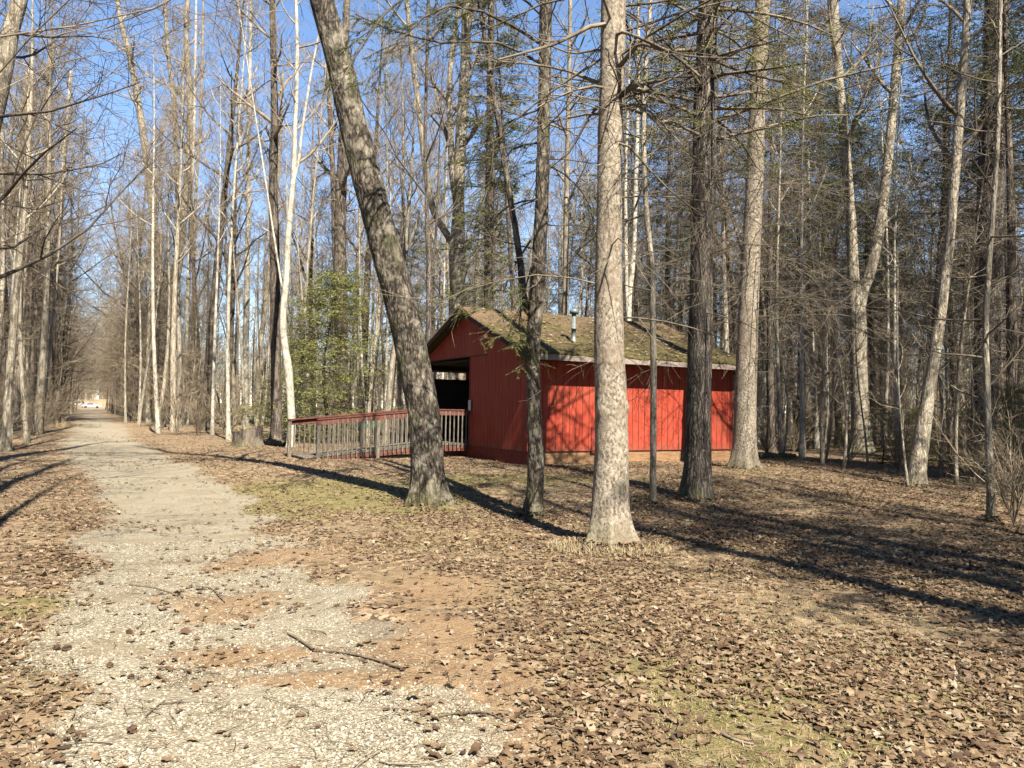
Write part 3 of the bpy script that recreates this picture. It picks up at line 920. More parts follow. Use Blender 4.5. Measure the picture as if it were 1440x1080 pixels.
hero('broad_dark_tree', 'broad dark trunk standing behind the thin sapling at the wood edge', 'tree', (1379, 652),
     [(1379, 645, 38), (1382, 600, 36), (1385, 550, 36), (1388, 480, 37), (1390, 400, 38), (1392, 320, 38), (1394, 250, 38), (1396, 180, 37), (1399, 100, 36), (1402, 0, 34)], 'furrow', 'twigdark', 23, 28, flare=.35, amp=.07, freq=(5, .6), seed=11,
     dead=[dict(n=26, t0=.2, t1=.9, L=2.6, up=-.03, rr=.08)], step=.12)
# --- beside the path and behind the clearing
hero('twin_trunk_tree', 'old grey tree with two stems on the left edge of the path', 'tree', (33, 592),
     [(33, 588, 34), (32, 560, 31), (31, 520, 30), (30, 480, 30), (29, 440, 29), (30, 400, 28), (30, 350, 22), (26, 300, 18), (30, 250, 17), (36, 180, 15), (42, 100, 13)],
     'pale', 'twigdark', 22, 22, forks=([(40, 585, 18), (47, 540, 18), (50, 500, 18), (53, 440, 16), (55, 380, 15), (62, 300, 14), (70, 230, 12), (66, 150, 11), (74, 60, 9)],), flare=.5, amp=.06, seed=12, crown=dict(n1=17, t0=.25, lr=.35, L1=5.2, dens=1.0, rmin=.009, ang=(62, 14), up=.10, levels=4, tw=.7), step=.15)
hero('crooked_birch', 'thin pale birch beside the twin stemmed tree left of the path', 'tree', (60, 586),
     [(60, 580, 9), (60, 540, 8), (62, 500, 8), (65, 450, 8), (67, 420, 7), (72, 360, 7), (84, 280, 6), (92, 200, 6), (100, 100, 5)], 'birch', 'twigdark', 17, 12, seed=13, crown=dict(n1=9, t0=.4, L1=3.0, dens=.8, rmin=.007), step=.2)
hero('great_fork_tree', 'large pale grey tree splitting into long stems right of the path', 'tree', (238, 592),
     [(238, 586, 28), (238, 550, 26), (237, 500, 25), (235, 450, 26), (232, 420, 25), (224, 380, 14), (218, 330, 13), (213, 280, 12), (207, 230, 11), (200, 180, 11), (192, 130, 10), (183, 80, 9), (172, 40, 8), (165, 0, 7)],
     'pale', 'twig', 25, 22, forks=([(238, 440, 16), (243, 410, 15), (250, 370, 15), (256, 320, 13), (262, 270, 12), (266, 220, 11), (268, 160, 10), (264, 90, 9), (262, 40, 8), (264, 0, 7)], [(258, 300, 8), (250, 260, 8), (247, 200, 7), (244, 140, 7), (236, 70, 6), (232, 0, 5)]), flare=.5, amp=.05, seed=14, crown=dict(n1=9, t0=.45, L1=4.2, dens=.9, rmin=.008, levels=4, tw=.6), step=.16)
hero('white_birch', 'bright white birch standing behind the end of the ramp railing', 'tree', (410, 604),
     [(410, 598, 15), (409, 570, 14), (407, 540, 14), (405, 515, 15), (401, 490, 13), (398, 460, 12), (399, 430, 12), (403, 390, 11), (405, 340, 11), (409, 290, 10), (413, 240, 10), (415, 180, 8), (417, 120, 8), (418, 60, 7), (416, 0, 6)],
     'birch', 'twig', 20, 16, forks=([(413, 255, 5), (420, 225, 6), (424, 190, 5), (430, 150, 5), (438, 100, 4), (446, 60, 4)], [(402, 420, 5), (397, 408, 5), (395, 395, 4)]), flare=.3, amp=.05, seed=15, crown=dict(n1=10, t0=.5, L1=2.8, dens=.8, rmin=.006), step=.12, depth=27.5, wk=.76)
hero('grey_column_tree', 'thick straight grey trunk just left of the white birch', 'tree', (389, 598),
     [(389, 592, 17), (388, 540, 16), (388, 480, 16), (387, 420, 16), (386, 340, 15), (384, 260, 13), (386, 180, 12), (385, 100, 10), (383, 0, 9)], 'brown', 'twig', 24, 16, seed=16, crown=dict(n1=10, t0=.5, L1=3.8, dens=.9, rmin=.008), step=.25, depth=31)
hero('slim_birch', 'slim straight white birch above the large tree stump', 'tree', (345, 598),
     [(345, 592, 10), (345, 540, 9), (346, 480, 9), (347, 420, 9), (348, 350, 8), (350, 280, 8), (349, 220, 7), (351, 140, 6), (352, 60, 5), (353, 0, 5)], 'birch', 'twig', 22, 12, forks=([(350, 262, 4), (342, 240, 4), (337, 190, 4), (334, 120, 3)],), seed=17, crown=dict(n1=11, t0=.5, L1=2.8, dens=.8, rmin=.007), step=.25)
hero('leaning_pole_tree', 'reddish slender trunk leaning right behind the tree stump', 'tree', (360, 596),
     [(360, 590, 9), (362, 550, 9), (364, 510, 8), (368, 470, 8), (372, 440, 7), (376, 400, 7), (382, 340, 6), (388, 280, 6), (394, 200, 5), (398, 100, 4)], 'pale', 'twig', 18, 12, seed=18, crown=dict(n1=8, t0=.5, L1=2.6, dens=.7, rmin=.007), step=.25)
hero('path_edge_birch', 'narrow pale birch pole touching the large forked tree', 'tree', (257, 596),
     [(257, 590, 6), (259, 540, 6), (262, 480, 6), (264, 420, 6), (266, 360, 5), (268, 300, 5), (272, 220, 4), (274, 120, 4), (276, 0, 3)], 'birch', 'twig', 20, 10, seed=19, crown=dict(n1=9, t0=.5, L1=2.4, dens=.7, rmin=.007), step=.3)
hero('bright_pole_tree', 'narrow sunlit pole with straight stem between forked tree and stump', 'tree', (268, 590),
     [(268, 586, 6), (269, 540, 6), (271, 480, 5), (272, 400, 5), (274, 300, 5), (280, 200, 4), (284, 100, 4), (286, 0, 3)], 'pale', 'twig', 22, 10, seed=20, crown=dict(n1=9, t0=.5, L1=2.6, dens=.7, rmin=.008), step=.3)
hero('gable_tree', 'tall pale forked tree rising behind the shelter gable', 'tree', (642, 600),
     [(642, 600, 26), (642, 520, 26), (642, 440, 25), (643, 400, 24), (643, 360, 26), (644, 330, 23), (645, 290, 18), (646, 240, 18), (649, 180, 18), (653, 120, 17), (655, 60, 15), (656, 0, 14)],
     'pale', 'twig', 27, 24, forks=([(640, 350, 12), (632, 335, 12), (621, 318, 11), (611, 300, 11), (603, 270, 10), (598, 230, 10), (592, 180, 9), (585, 120, 9), (578, 60, 8), (572, 0, 7)], [(644, 300, 9), (637, 255, 10), (634, 200, 10), (632, 120, 9), (640, 40, 8), (646, 0, 7)]), flare=.4, amp=.05, seed=21, crown=dict(n1=8, t0=.5, L1=4.4, dens=.9, rmin=.008), step=.16, depth=36)
hero('dark_fork_tree', 'thin almost black forked tree just left of the gable peak', 'tree', (603, 600),
     [(603, 600, 9), (603, 500, 9), (603, 440, 9), (603, 370, 9), (601, 330, 7), (600, 280, 6), (598, 200, 6), (600, 100, 5), (603, 0, 4)], 'furrow', 'twigdark', 17, 12, forks=([(603, 375, 5), (610, 355, 5), (613, 330, 4), (615, 280, 3)],), seed=22, crown=dict(n1=10, t0=.5, L1=2.8, dens=.8, rmin=.006), step=.2, depth=29)
hero('clustered_tree', 'shaggy multi stemmed grey tree between the evergreen and leaning tree', 'tree', (480, 600),
     [(480, 600, 22), (480, 500, 20), (479, 400, 20), (478, 340, 19), (479, 280, 18), (482, 220, 16), (484, 150, 13), (486, 60, 11), (488, 0, 10)], 'brown', 'twig', 24, 18, forks=([(478, 420, 10), (472, 360, 10), (470, 300, 9), (467, 220, 8), (462, 120, 7)],), seed=23, crown=dict(n1=9, t0=.45, L1=3.4, dens=.8, rmin=.008), dead=dict(n=14, t0=.3, t1=.7, L=1.6, rr=.1), step=.2, depth=44)
hero('shaded_trunk_tree', 'brown trunk with drooping green sprays behind the shelter ridge', 'tree', (688, 600),
     [(688, 600, 15), (688, 500, 15), (687, 420, 15), (687, 340, 14), (688, 260, 13), (689, 180, 12), (690, 80, 11), (691, 0, 10)], 'brown', 'twigdark', 21, 16, seed=24, hem=dict(n=26, t0=.3, t1=.95, L=2.6, nn=7, nl=.14, nw=.05), step=.25, depth=34)
hero('ridge_pole_tree', 'pale straight pole behind the metal roof vent', 'tree', (795, 600),
     [(795, 600, 10), (795, 440, 10), (796, 360, 9), (797, 280, 9), (799, 180, 8), (801, 80, 7), (802, 0, 6)], 'pale', 'twig', 22, 12, seed=25, crown=dict(n1=11, t0=.45, L1=3.0, dens=.8, rmin=.008), step=.3, depth=38)
hero('behind_spruce_tree', 'two thin pale stems rising just right of the nearest spruce', 'tree', (884, 600),
     [(884, 600, 9), (884, 480, 9), (885, 420, 8), (889, 380, 8), (892, 340, 7), (894, 260, 7), (897, 150, 6), (898, 0, 5)], 'birch', 'twig', 20, 12, forks=([(884, 460, 6), (881, 400, 6), (880, 330, 6), (880, 240, 5), (884, 120, 4)],), seed=26, crown=dict(n1=9, t0=.45, L1=2.8, dens=.8, rmin=.007), step=.25, depth=33)
hero('corner_path_tree', 'leaning grey trunk entering the top left of the view', 'tree', (-30, 620),
     [(-75, 600, 44), (-62, 450, 40), (-45, 330, 36), (-25, 220, 33), (-5, 140, 29), (6, 90, 26), (16, 40, 24), (28, 0, 21), (40, -60, 18)], 'pale', 'twigdark', 20, 24, seed=27, flare=.4, amp=.04, crown=dict(n1=20, t0=.25, L1=4.2, dens=1.0, rmin=.006, ang=(70, 14), up=.06, levels=4, tw=.9, lr=.2), step=.12, depth=17)


# --- trees outside the frame to the right and behind, whose shadows cross the ground
def offtree(x, y, H, r, seed, label, kind='dead', lean=(0, 0), LB=2.7):
    g = np.array([x, y, float(hgt(x, y))])
    rng = np.random.default_rng(seed)
    K = 24; s = np.linspace(0, 1, K)
    P = np.stack([g[0] + lean[0] * H * s + .15 * np.sin(s * 5 + seed), g[1] + lean[1] * H * s + .12 * np.cos(s * 4 + seed), g[2] - .1 + H * s], 1)
    rad = r * (1 - .88 * s ** 1.2) * (1 + .5 * np.exp(-s * H / .3))
    root = empty('roadside_spruce' if kind == 'dead' else 'bare_tree', g); tag(root, label, 'tree')
    mk('trunk', local([tubes(P[None], rad[None], 14)], g), MAT['spruce' if kind == 'dead' else 'pale'], root)
    if kind == 'dead':
        tw = dead_branches(P[None], rad[None], rng, 80, .2, .97, LB, rr=.12, sub=6, rmin=.005)
        a, nd = hem_branches(P[None], rad[None], rng, (46 if LB > 2 else 16), .3, .9, LB * .95, nb=9, nn=8, nl=.1, nw=.03, tap=.5); tw += a
        mk('needles', local(nd, g), MAT['needledark'], root)
    elif kind == 'thin':
        tw = dead_branches(P[None], rad[None], rng, 30, .16, .97, 3.0, ang=(66, 14), up=.05, rr=.10, sub=8, fine=5)
    else:
        a, b = dec_crown(P[None], rad[None], rng, n1=11, t0=.4, L1=4.2, dens=.75, rmin=.007); tw = a + b
    mk('crown', local(tw, g), MAT['deadtwig'], root)


offtree(6.06, 1.1, 19, .21, 101, 'spruce beside the camera whose shadow crosses the near ground', LB=1.15)
offtree(8.45, 1.56, 21, .22, 102, 'spruce further right whose shadow reaches the dark trunk', LB=2.7)
offtree(11.3, 1.2, 21, .2, 116, 'spruce off to the right with shade falling over the litter', LB=2.6)
offtree(9.6, -3.2, 22, .2, 117, 'spruce off to the right and a little behind the camera', LB=2.4)
offtree(8.9, -2.6, 22, .22, 104, 'bare tree off to the right behind the camera', 'bare')
offtree(15.0, 7.0, 22, .2, 105, 'bare tree at the right side of the clearing', 'bare')
offtree(-6.3, 3.2, 19, .13, 106, 'bare tree on the left verge beside the camera', 'thin', (-.03, .04))
offtree(-5.5, 6.0, 21, .21, 109, 'second bare tree on the left verge', 'bare', (-.01, .02))
offtree(-11.5, 13.6, 20, .16, 110, 'third bare tree on the left verge', 'bare')
offtree(-7.2, 7.9, 20, .15, 114, 'bare tree on the left verge behind the first two', 'bare')
offtree(-4.1, 4.7, 17, .10, 115, 'thin young tree on the left verge nearest the camera', 'thin')
offtree(11.8, 5.0, 18, .14, 112, 'slim bare tree right of the clearing, nearer of two', 'thin')
offtree(13.4, 8.2, 18, .14, 113, 'slim bare tree right of the clearing, farther of two', 'thin')


# ------------------------------------------------------------------ prototype trees for the wood
def proto(kind, seed):
    rng = np.random.default_rng(seed)
    if kind == 'shrub':
        n = 13
        st = np.zeros((1, 6, 3)); st[0, :, 2] = np.linspace(-.02, .12, 6)
        a, ra = spawn(st, np.full((1, 6), .012), n, .2, 1, 1.5, (32, 15), rng, 6, .03, .14, 1.0, .008, .35, .2, lsd=.4)
        b, rb = spawn(a, ra, 6, .3, 1, .6, (38, 14), rng, 4, .05, .16, .6, .005, .5, .3)
        c, rc = spawn(b, rb, 4, .2, 1, .28, (38, 14), rng, 3, .04, .16, .7, .004, .5, .3)
        return [tubes(a, ra, 4)], [tubes(b, rb, 3), tubes(c, rc, 3)], []
    H, r = dict(tall=(24, .19), slim=(20, .10), big=(26, .30), sap=(8, .04), dead=(21, .17), hem=(20, .20), pine=(23, .22), bush=(7.6, .09), mid=(13, .085), arch=(15, .10), pole=(21, .125))[kind]
    H *= rng.uniform(.9, 1.1); K = 22; s = np.linspace(0, 1, K)
    ln = rng.normal(0, .035, 2); w = rng.uniform(.1, .3, 2)
    P = np.stack([ln[0] * H * s + w[0] * np.sin(s * rng.uniform(3, 7) + 1) - w[0] * math.sin(1), ln[1] * H * s + w[1] * np.sin(s * rng.uniform(3, 6)), -.15 + H * s], 1)[None]
    rad = (r * (1 - .9 * s ** 1.1) * (1 + .55 * np.exp(-s * H / .35)))[None]
    tk = [tubes(P, rad, 12 if kind in ('big', 'hem', 'pine') else 10)]; tw = []; nd = []
    if kind in ('tall', 'big', 'slim'):
        fk = []
        if kind != 'slim' and rng.random() < .75:
            L = H * .55
            f, rf = spawn(P, rad, 1 if kind == 'tall' else 2, .35, .55, L, (16, 4), rng, 8, .05, .05, .72, .02, .25, 0)
            tk.append(tubes(f, rf, 8)); fk.append((f, rf))
        c = dict(tall=dict(n1=13, t0=.42, L1=3.6, dens=1.0), big=dict(n1=14, t0=.4, L1=5.0, dens=1.05), slim=dict(n1=15, t0=.42, L1=2.4, dens=.85))[kind]
        l, t = dec_crown(P, rad, rng, rmin=.008, levels=4, tw=.75, **c); tk += l; tw += t
        for f, rf in fk:
            c2 = dict(c); c2['n1'] = max(5, c['n1'] // 2); c2['t0'] = .3; c2['L1'] *= .85
            l, t = dec_crown(f, rf, rng, rmin=.008, levels=4, tw=.75, **c2); tk += l; tw += t
        tw += dead_branches(P, rad, rng, 5, .12, .45, 1.5, up=.03, rr=.12, rmin=.006)
    elif kind == 'sap':
        l, t = dec_crown(P, rad, rng, n1=15, t0=.18, L1=1.5, dens=.75, rmin=.005, ang=(50, 14)); tk += l; tw += t
    elif kind == 'pole':
        l, t = dec_crown(P, rad, rng, n1=11, t0=.52, L1=2.2, dens=.7, rmin=.008, levels=4, tw=.6); tk += l; tw += t
        tw += dead_branches(P, rad, rng, 5, .15, .5, 1.0, up=.03, rr=.1, rmin=.006, fine=0)
    elif kind == 'arch':
        l, t = dec_crown(P, rad, rng, n1=24, t0=.22, L1=6.0, dens=1.1, rmin=.008, ang=(66, 14), up=.06, levels=4, tw=.9, lr=.4); tk += l; tw += t
    elif kind == 'mid':
        l, t = dec_crown(P, rad, rng, n1=26, t0=.10, L1=3.3, dens=1.05, rmin=.007, ang=(55, 14), up=.10, levels=4, tw=.8); tk += l; tw += t
    elif kind == 'dead':
        tw += dead_branches(P, rad, rng, 85, .1, .85, 2.7, up=-.15, rmin=.006, sub=7, fine=4, rr=.11)
        a, b = hem_branches(P, rad, rng, 40, .55, .98, 2.4, up=-.04, nb=9, nn=10, nl=.12, nw=.036); tw += a; nd += b
    elif kind == 'hem':
        tw += dead_branches(P, rad, rng, 30, .1, .5, 2.2, up=-.06, rmin=.006, sub=5, rr=.1)
        a, b = hem_branches(P, rad, rng, 74, .3, .99, 3.4, up=-.05, nb=11, nn=11, nl=.12, nw=.032); tw += a; nd += b
    elif kind == 'pine':
        tw += dead_branches(P, rad, rng, 45, .15, .6, 2.8, up=-.02, rmin=.007, sub=6, rr=.1)
        a, b = hem_branches(P, rad, rng, 46, .42, .98, 4.0, ang=(68, 14), up=.04, nb=11, nn=12, nl=.15, nw=.032); tw += a; nd += b
    elif kind == 'bush':
        a, b = hem_branches(P, rad, rng, 96, .03, .99, 3.5, ang=(80, 14), up=-.02, nb=11, nn=11, nl=.095, nw=.026, tap=.93); tw += dead_branches(P, rad, rng, 22, .03, .5, 2.4, rmin=.006, rr=.12); tw += a; nd += b
    return tk, tw, nd


NAMES = dict(tall='bare_tree', slim='slender_tree', big='great_tree', sap='sapling', dead='dying_spruce', hem='hemlock_tree', pine='pine_tree', shrub='bare_shrub', bush='young_hemlock', mid='understory_tree', arch='arching_tree', pole='pole_tree')
BK = dict(tall='pale', slim='pale', big='brown', sap='pale', dead='brown', hem='brown', pine='furrow', shrub='twig', bush='brown', mid='pale', arch='brown', pole='pale')
PROTO = {}
for kind, cnt in (('tall', 5), ('slim', 4), ('big', 2), ('sap', 3), ('dead', 2), ('hem', 2), ('pine', 2), ('shrub', 3), ('bush', 1), ('mid', 4), ('arch', 3), ('pole', 4)):
    PROTO[kind] = []
    for i in range(cnt):
        tk, tw, nd = proto(kind, 300 + 17 * i + len(kind) * 5 + ord(kind[0]))
        a = mk('trunk' if kind != 'shrub' else 'stems', tk, MAT[BK[kind] if not (kind in ('slim', 'pole') and i == 1) else 'birch'], None, link=False)
        if kind == 'tall' and i in (1, 4): a.data.materials[0] = MAT['brown']
        b = mk('crown' if kind != 'shrub' else 'twigs', tw, MAT['twig' if kind in ('tall', 'slim', 'big', 'shrub', 'sap', 'mid', 'arch', 'pole') else 'twigdark'], None, link=False)
        c = mk('needles', nd, MAT['needle' if kind == 'bush' else 'needledark'], None, link=False) if nd else None
        PROTO[kind].append((a, b, c))


def place(kind, x, y, label, group=None, scale=1.0, rz=None, var=None, cat=None, tilt=(0, 0)):
    v = PROTO[kind][random.randrange(len(PROTO[kind])) if var is None else var % len(PROTO[kind])]
    root = empty(NAMES[kind], (x, y, float(hgt(x, y))), random.random() * 6.28 if rz is None else rz)
    root.rotation_euler[0], root.rotation_euler[1] = tilt
    root.scale = (scale, scale, scale)
    tag(root, label, cat or ('shrub' if kind == 'shrub' else 'tree'), group)
    cr = None
    for k, s in enumerate(v):
        if s is None: continue
        c = s.copy(); COL.objects.link(c)
        c.parent = root if k < 2 else cr
        if k == 1: cr = c
    return root


def at(px, Y):
    d = ray(px, 560); t = Y / d[1]
    return d[0] * t, Y


# the green bushy evergreen beside the white birch
x, y = at(466, 34); place('bush', x, y, 'bushy green young hemlock between white birch and leaning tree', scale=1.06, rz=1.0)
x, y = at(412, 40); place('bush', x, y, 'smaller dark green hemlock behind the white birch', scale=.7, rz=2.2)
for px, Y, s, lb in ((1240, 24, .28, 'low green hemlock seedling right of the forked tree'), (1296, 25, .27, 'low green hemlock seedling behind the tilted grey trunk'), (1360, 23, .26, 'low green hemlock seedling left of the broad dark trunk'), (1436, 22, .36, 'low green hemlock at the right edge of the view'), (1205, 34, .3, 'low green hemlock seedling behind the forked tree foot')):
    x, y = at(px, Y); place('bush', x, y, lb, scale=s)

# mid distance individuals, each placed after the photograph
MIDS = [('sap', 1157, 22, 1.3, 'thin curved sapling left of the forked tree'), ('slim', 1128, 24, .75, 'dark slim trunk in the group right of the corner spruce'), ('slim', 1100, 27, .8, 'slim trunk just right of the corner spruce'),
        ('sap', 1345, 17.5, 1.05, 'thin crooked sapling right of the tilted grey trunk'), ('sap', 1320, 22, 1.1, 'thin sapling behind the tilted grey trunk'), ('slim', 1262, 28, .8, 'straight pole between forked tree and tilted trunk'),
        ('sap', 1278, 16.5, .62, 'short whip of a sapling touching the tilted trunk'), ('dead', 1420, 24, 1.0, 'dying spruce behind the thin sapling at right'), ('dead', 1180, 38, 1.0, 'dying spruce left of the forked tree, far back'), ('pine', 1300, 34, 1.0, 'dark pine with high boughs behind the tilted trunk'),
        ('pine', 1150, 42, 1.0, 'dark pine with high boughs behind the corner spruce'), ('hem', 1225, 44, 1.0, 'dark green hemlock behind the forked tree'), ('hem', 1350, 38, .95, 'dark green hemlock left of the broad dark trunk'), ('hem', 1120, 33, .9, 'green hemlock close behind the corner spruce'),
        ('pine', 1430, 36, 1.0, 'dark pine at the right margin of the wood'), ('dead', 1085, 30, .9, 'dying spruce full of hanging twigs behind the shelter end'), ('dead', 940, 36, .95, 'dying spruce behind the shelter roof'), ('hem', 1010, 46, 1.0, 'hemlock behind the shelter far end'),
        ('dead', 730, 30, .85, 'dying spruce behind the shelter gable'), ('hem', 575, 52, .8, 'hemlock far behind the leaning tree'), ('slim', 518, 34, .85, 'slim pale pole right of the bushy evergreen'), ('slim', 300, 40, .9, 'slim pole in the thicket left of the stump'),
        ('tall', 172, 95, .9, 'bare tree on the right verge far down the path'), ('big', 72, 58, .8, 'great rough tree down the left side of the path'), ('tall', 10, 40, .9, 'bare tree at the left margin behind the twin stems'), ('tall', 85, 80, .85, 'bare tree further down the left verge'),
        ('slim', 178, 58, .95, 'slim bare tree close to the right side of the path'), ('slim', 196, 52, .95, 'slim bare tree between the path and the great forked tree'), ('tall', 210, 62, 1.0, 'bare tree behind the great forked tree'), ('big', 285, 60, .85, 'great rough tree behind the slim white birch')]
for i, (k, px, Y, s, lb) in enumerate(MIDS):
    x, y = at(px, Y); place(k, x, y, lb, scale=s, var=i); HERO_XY.append((x, y))

# the wood itself
def blocks_fork(x, y):
    fx_, fy_ = at(1212, 33.5)
    v = fy_ - y
    return (0 < v < 20 and abs(x - (fx_ + .445 * v)) < 2.6) or (y < 36.5 and abs(720 + F * x / y - 1212) < 38)


rs = random.Random(5)
pts = list(HERO_XY)
cnt = 0; tries = 0
while cnt < 250 and tries < 40000:
    tries += 1
    a = R(rs.uniform(-37.5, 38)); d = 26 + 84 * rs.random() ** .8
    x, y = d * math.sin(a), d * math.cos(a)
    if abs(x - float(pathc(y))) < 2.6 + .012 * y: continue
    if bool(in_house(np.array(x), np.array(y), 2.5)): continue
    if -14 < x < -1 and y < 31 or blocks_fork(x, y): continue
    if -22 < x < -9 and y < 34 and x > float(pathc(y)): continue
    if d < 30 and x < 6 and x > -10: continue
    if min((x - p[0]) ** 2 + (y - p[1]) ** 2 for p in pts) < (2.3 if d < 60 else 2.0) ** 2: continue
    pts.append((x, y)); cnt += 1
    px = 720 + F * x / y
    left = x < float(pathc(y))
    if left: zone = 'left of the gravel path'
    elif px < 560: zone = 'between the path and the shelter'
    elif px < 1070: zone = 'behind the red shelter'
    else: zone = 'to the right of the shelter'
    u = rs.random()
    if px > 1040: kind = 'pine' if u < .11 else 'hem' if u < .25 else 'dead' if u < .45 else 'slim' if u < .74 else 'tall' if u < .95 else 'big'
    elif px > 600: kind = 'dead' if u < .14 else 'hem' if u < .20 else 'slim' if u < .55 else 'tall' if u < .9 else 'big'
    else: kind = 'slim' if u < .58 else 'tall' if u < .95 else 'big'
    lab = {'pine': 'dark pine with high boughs deep in the wood', 'hem': 'dark green hemlock deep in the wood', 'dead': 'dying spruce with hanging dead twigs deep in the wood', 'slim': 'slender bare pole tree in the dense wood', 'tall': 'tall bare grey tree in the dense wood', 'big': 'stout bare tree in the dense wood'}[kind] + ' ' + zone
    place(kind, x, y, lab, 'trees of the wood ' + zone, scale=rs.uniform(.75, 1.08) * (1 if d > 45 else .92))

# sunlit bare poles between the bigger trees
cnt = 0; tries = 0
while cnt < 125 and tries < 40000:
    tries += 1
    a = R(rs.uniform(-37.5, 38)); d = 29 + 62 * rs.random() ** .9
    x, y = d * math.sin(a), d * math.cos(a)
    e = x - float(pathc(y))
    if abs(e) < 3.0 or bool(in_house(np.array(x), np.array(y), 2.5)): continue
    if -22 < x < 0 and y < 35 or blocks_fork(x, y): continue
    if min((x - p[0]) ** 2 + (y - p[1]) ** 2 for p in pts) < 1.6 ** 2: continue
    pts.append((x, y)); cnt += 1
    zone = 'left of the gravel path' if e < 0 else 'between the path and the shelter' if x / y < -.15 else 'behind the red shelter' if x / y < .32 else 'right of the shelter'
    place('pole', x, y, 'straight pale pole tree with a thin crown ' + zone, 'pole trees ' + zone, rs.uniform(.7, 1.15))
for i, (x, y) in enumerate(((-12, 7), (-15, 11.5), (-13, 2), (-18, 15.5), (-19, 6), (-21, 20), (-11, -4), (-17, -1))):  # unseen evergreens, added to block sky light from the gable
    place(('hem', 'pine')[i % 2], x, y, 'unseen evergreen added beyond the left edge of the view', 'evergreens beyond the left edge', rs.uniform(.85, 1.0))
# understory trees whose twigs fill the wood between the big trunks
cnt = 0; tries = 0
while cnt < 85 and tries < 40000:
    tries += 1
    if cnt < 36:
        y = rs.uniform(50, 150); x = float(pathc(y)) + rs.choice((-1, 1)) * rs.uniform(4.2, 10)
    else:
        a = R(rs.uniform(-37.5, 38)); d = 30 + 75 * rs.random() ** .8; x, y = d * math.sin(a), d * math.cos(a)
    e = x - float(pathc(y))
    if abs(e) < 4.0 or bool(in_house(np.array(x), np.array(y), 3.5)): continue
    if -20 < x < 0 and y < 38 or blocks_fork(x, y): continue
    cnt += 1
    zone = 'left of the gravel path' if e < 0 else 'between the path and the shelter' if x / y < -.15 else 'behind the red shelter' if x / y < .32 else 'right of the shelter'
    place('mid', x, y, 'small twiggy understory tree ' + zone, 'understory trees ' + zone, rs.uniform(.7, 1.25))
for k_, x, y, lb in (('hem', 14, 14, 'hemlock outside the right edge of the clearing'), ('hem', 17.5, 12.0, 'hemlock behind the first one outside the right edge'), ('hem', 19.5, 9.5, 'hemlock farthest outside the right edge'), ('hem', 20.5, 14.5, 'pale hemlock deep outside the right edge'), ('dead', 15.5, 9.0, 'dying spruce outside the right edge of the clearing'), ('dead', 13.2, 13.6, 'dying spruce just past the right edge of the view'), ('hem', 15.2, 12.0, 'farther hemlock outside the right edge of the clearing')):
    place(k_, x, y, lb)

for i in range(20):   # taller trees whose crowns meet over the path
    Y = 46 + i * 4.9; sd = 1 if i % 2 else -1
    x = float(pathc(Y)) + sd * rs.uniform(3.0, 6.5)
    vg = 'right verge' if sd > 0 else 'left verge'
    place('tall' if i % 3 else 'slim', x, Y, 'bare tree arching over the path from the ' + vg, 'trees arching from the ' + vg, rs.uniform(.75, 1.0), tilt=(0, -sd * rs.uniform(0, .06)), rz=rs.uniform(0, .5))
for i in range(24):   # spreading trees whose boughs close over the far path
    Y = 58 + i * 4.6; sd = 1 if i % 2 else -1
    x = float(pathc(Y)) + sd * rs.uniform(2.6, 4.4)
    vg = 'right verge' if sd > 0 else 'left verge'
    place('arch', x, Y, 'spreading tree with boughs over the far path on the ' + vg, 'spreading trees on the ' + vg, rs.uniform(.8, 1.2))
for i in range(56):   # the wood goes on behind and beside the camera
    a = R(rs.uniform(44, 316)); d = rs.uniform(27, 46)
    x, y = d * math.sin(a), d * math.cos(a)
    place(('hem', 'pine', 'dead', 'mid')[i % 4], x, y, 'tree of the wood behind the camera', 'trees behind the camera', rs.uniform(.8, 1.0))
# saplings and bare shrubs of the undergrowth
cnt = 0; tries = 0
while cnt < 235 and tries < 60000:
    tries += 1
    a = R(rs.uniform(-37.5, 38)); d = 22 + 70 * rs.random() ** 1.2
    x, y = d * math.sin(a), d * math.cos(a)
    e = x - float(pathc(y))
    if abs(e) < 2.9: continue
    if bool(in_house(np.array(x), np.array(y), 1.2)): continue
    if -15 < x < 8 and y < 32: continue
    if e > 0 and x < 0 and y < 36: continue
    cnt += 1
    zone = 'left of the gravel path' if e < 0 else 'between the path and the shelter' if x / y < -.15 else 'behind the red shelter' if x / y < .32 else 'right of the shelter'
    if rs.random() < .42:
        place('sap', x, y, 'thin bare sapling in the undergrowth ' + zone, 'saplings of the undergrowth ' + zone, rs.uniform(.6, 1.15))
    else:
        place('shrub', x, y, 'twiggy bare shrub in the undergrowth ' + zone, 'bare shrubs ' + zone, rs.uniform(.8, 1.8))
for i in range(26):   # thicket along both verges of the path
    Y = 36 + i * 3.6; s = 1 if i % 2 else -1
    x = float(pathc(Y)) + s * rs.uniform(2.8, 4.2)
    zn = 'right verge' if s > 0 else 'left verge'
    place('shrub', x, Y, 'twiggy bare shrub on the %s of the path' % zn, 'bare shrubs on the %s' % zn, rs.uniform(1.2, 2.6))
for px, Y, s, lb in ((1425, 11.5, .85, 'tangled bare shrub at the right edge of the view'), (1432, 14, 1.0, 'bare shrub behind the tangled one at right'), (1368, 16.5, .75, 'low bare shrub between tilted trunk and broad dark trunk'), (1330, 19, .8, 'low bare shrub behind the tilted trunk'), (1405, 19.5, 1.1, 'bare shrub at the foot of the broad dark trunk')):
    x, y = at(px, Y); place('shrub', x, y, lb, scale=s)


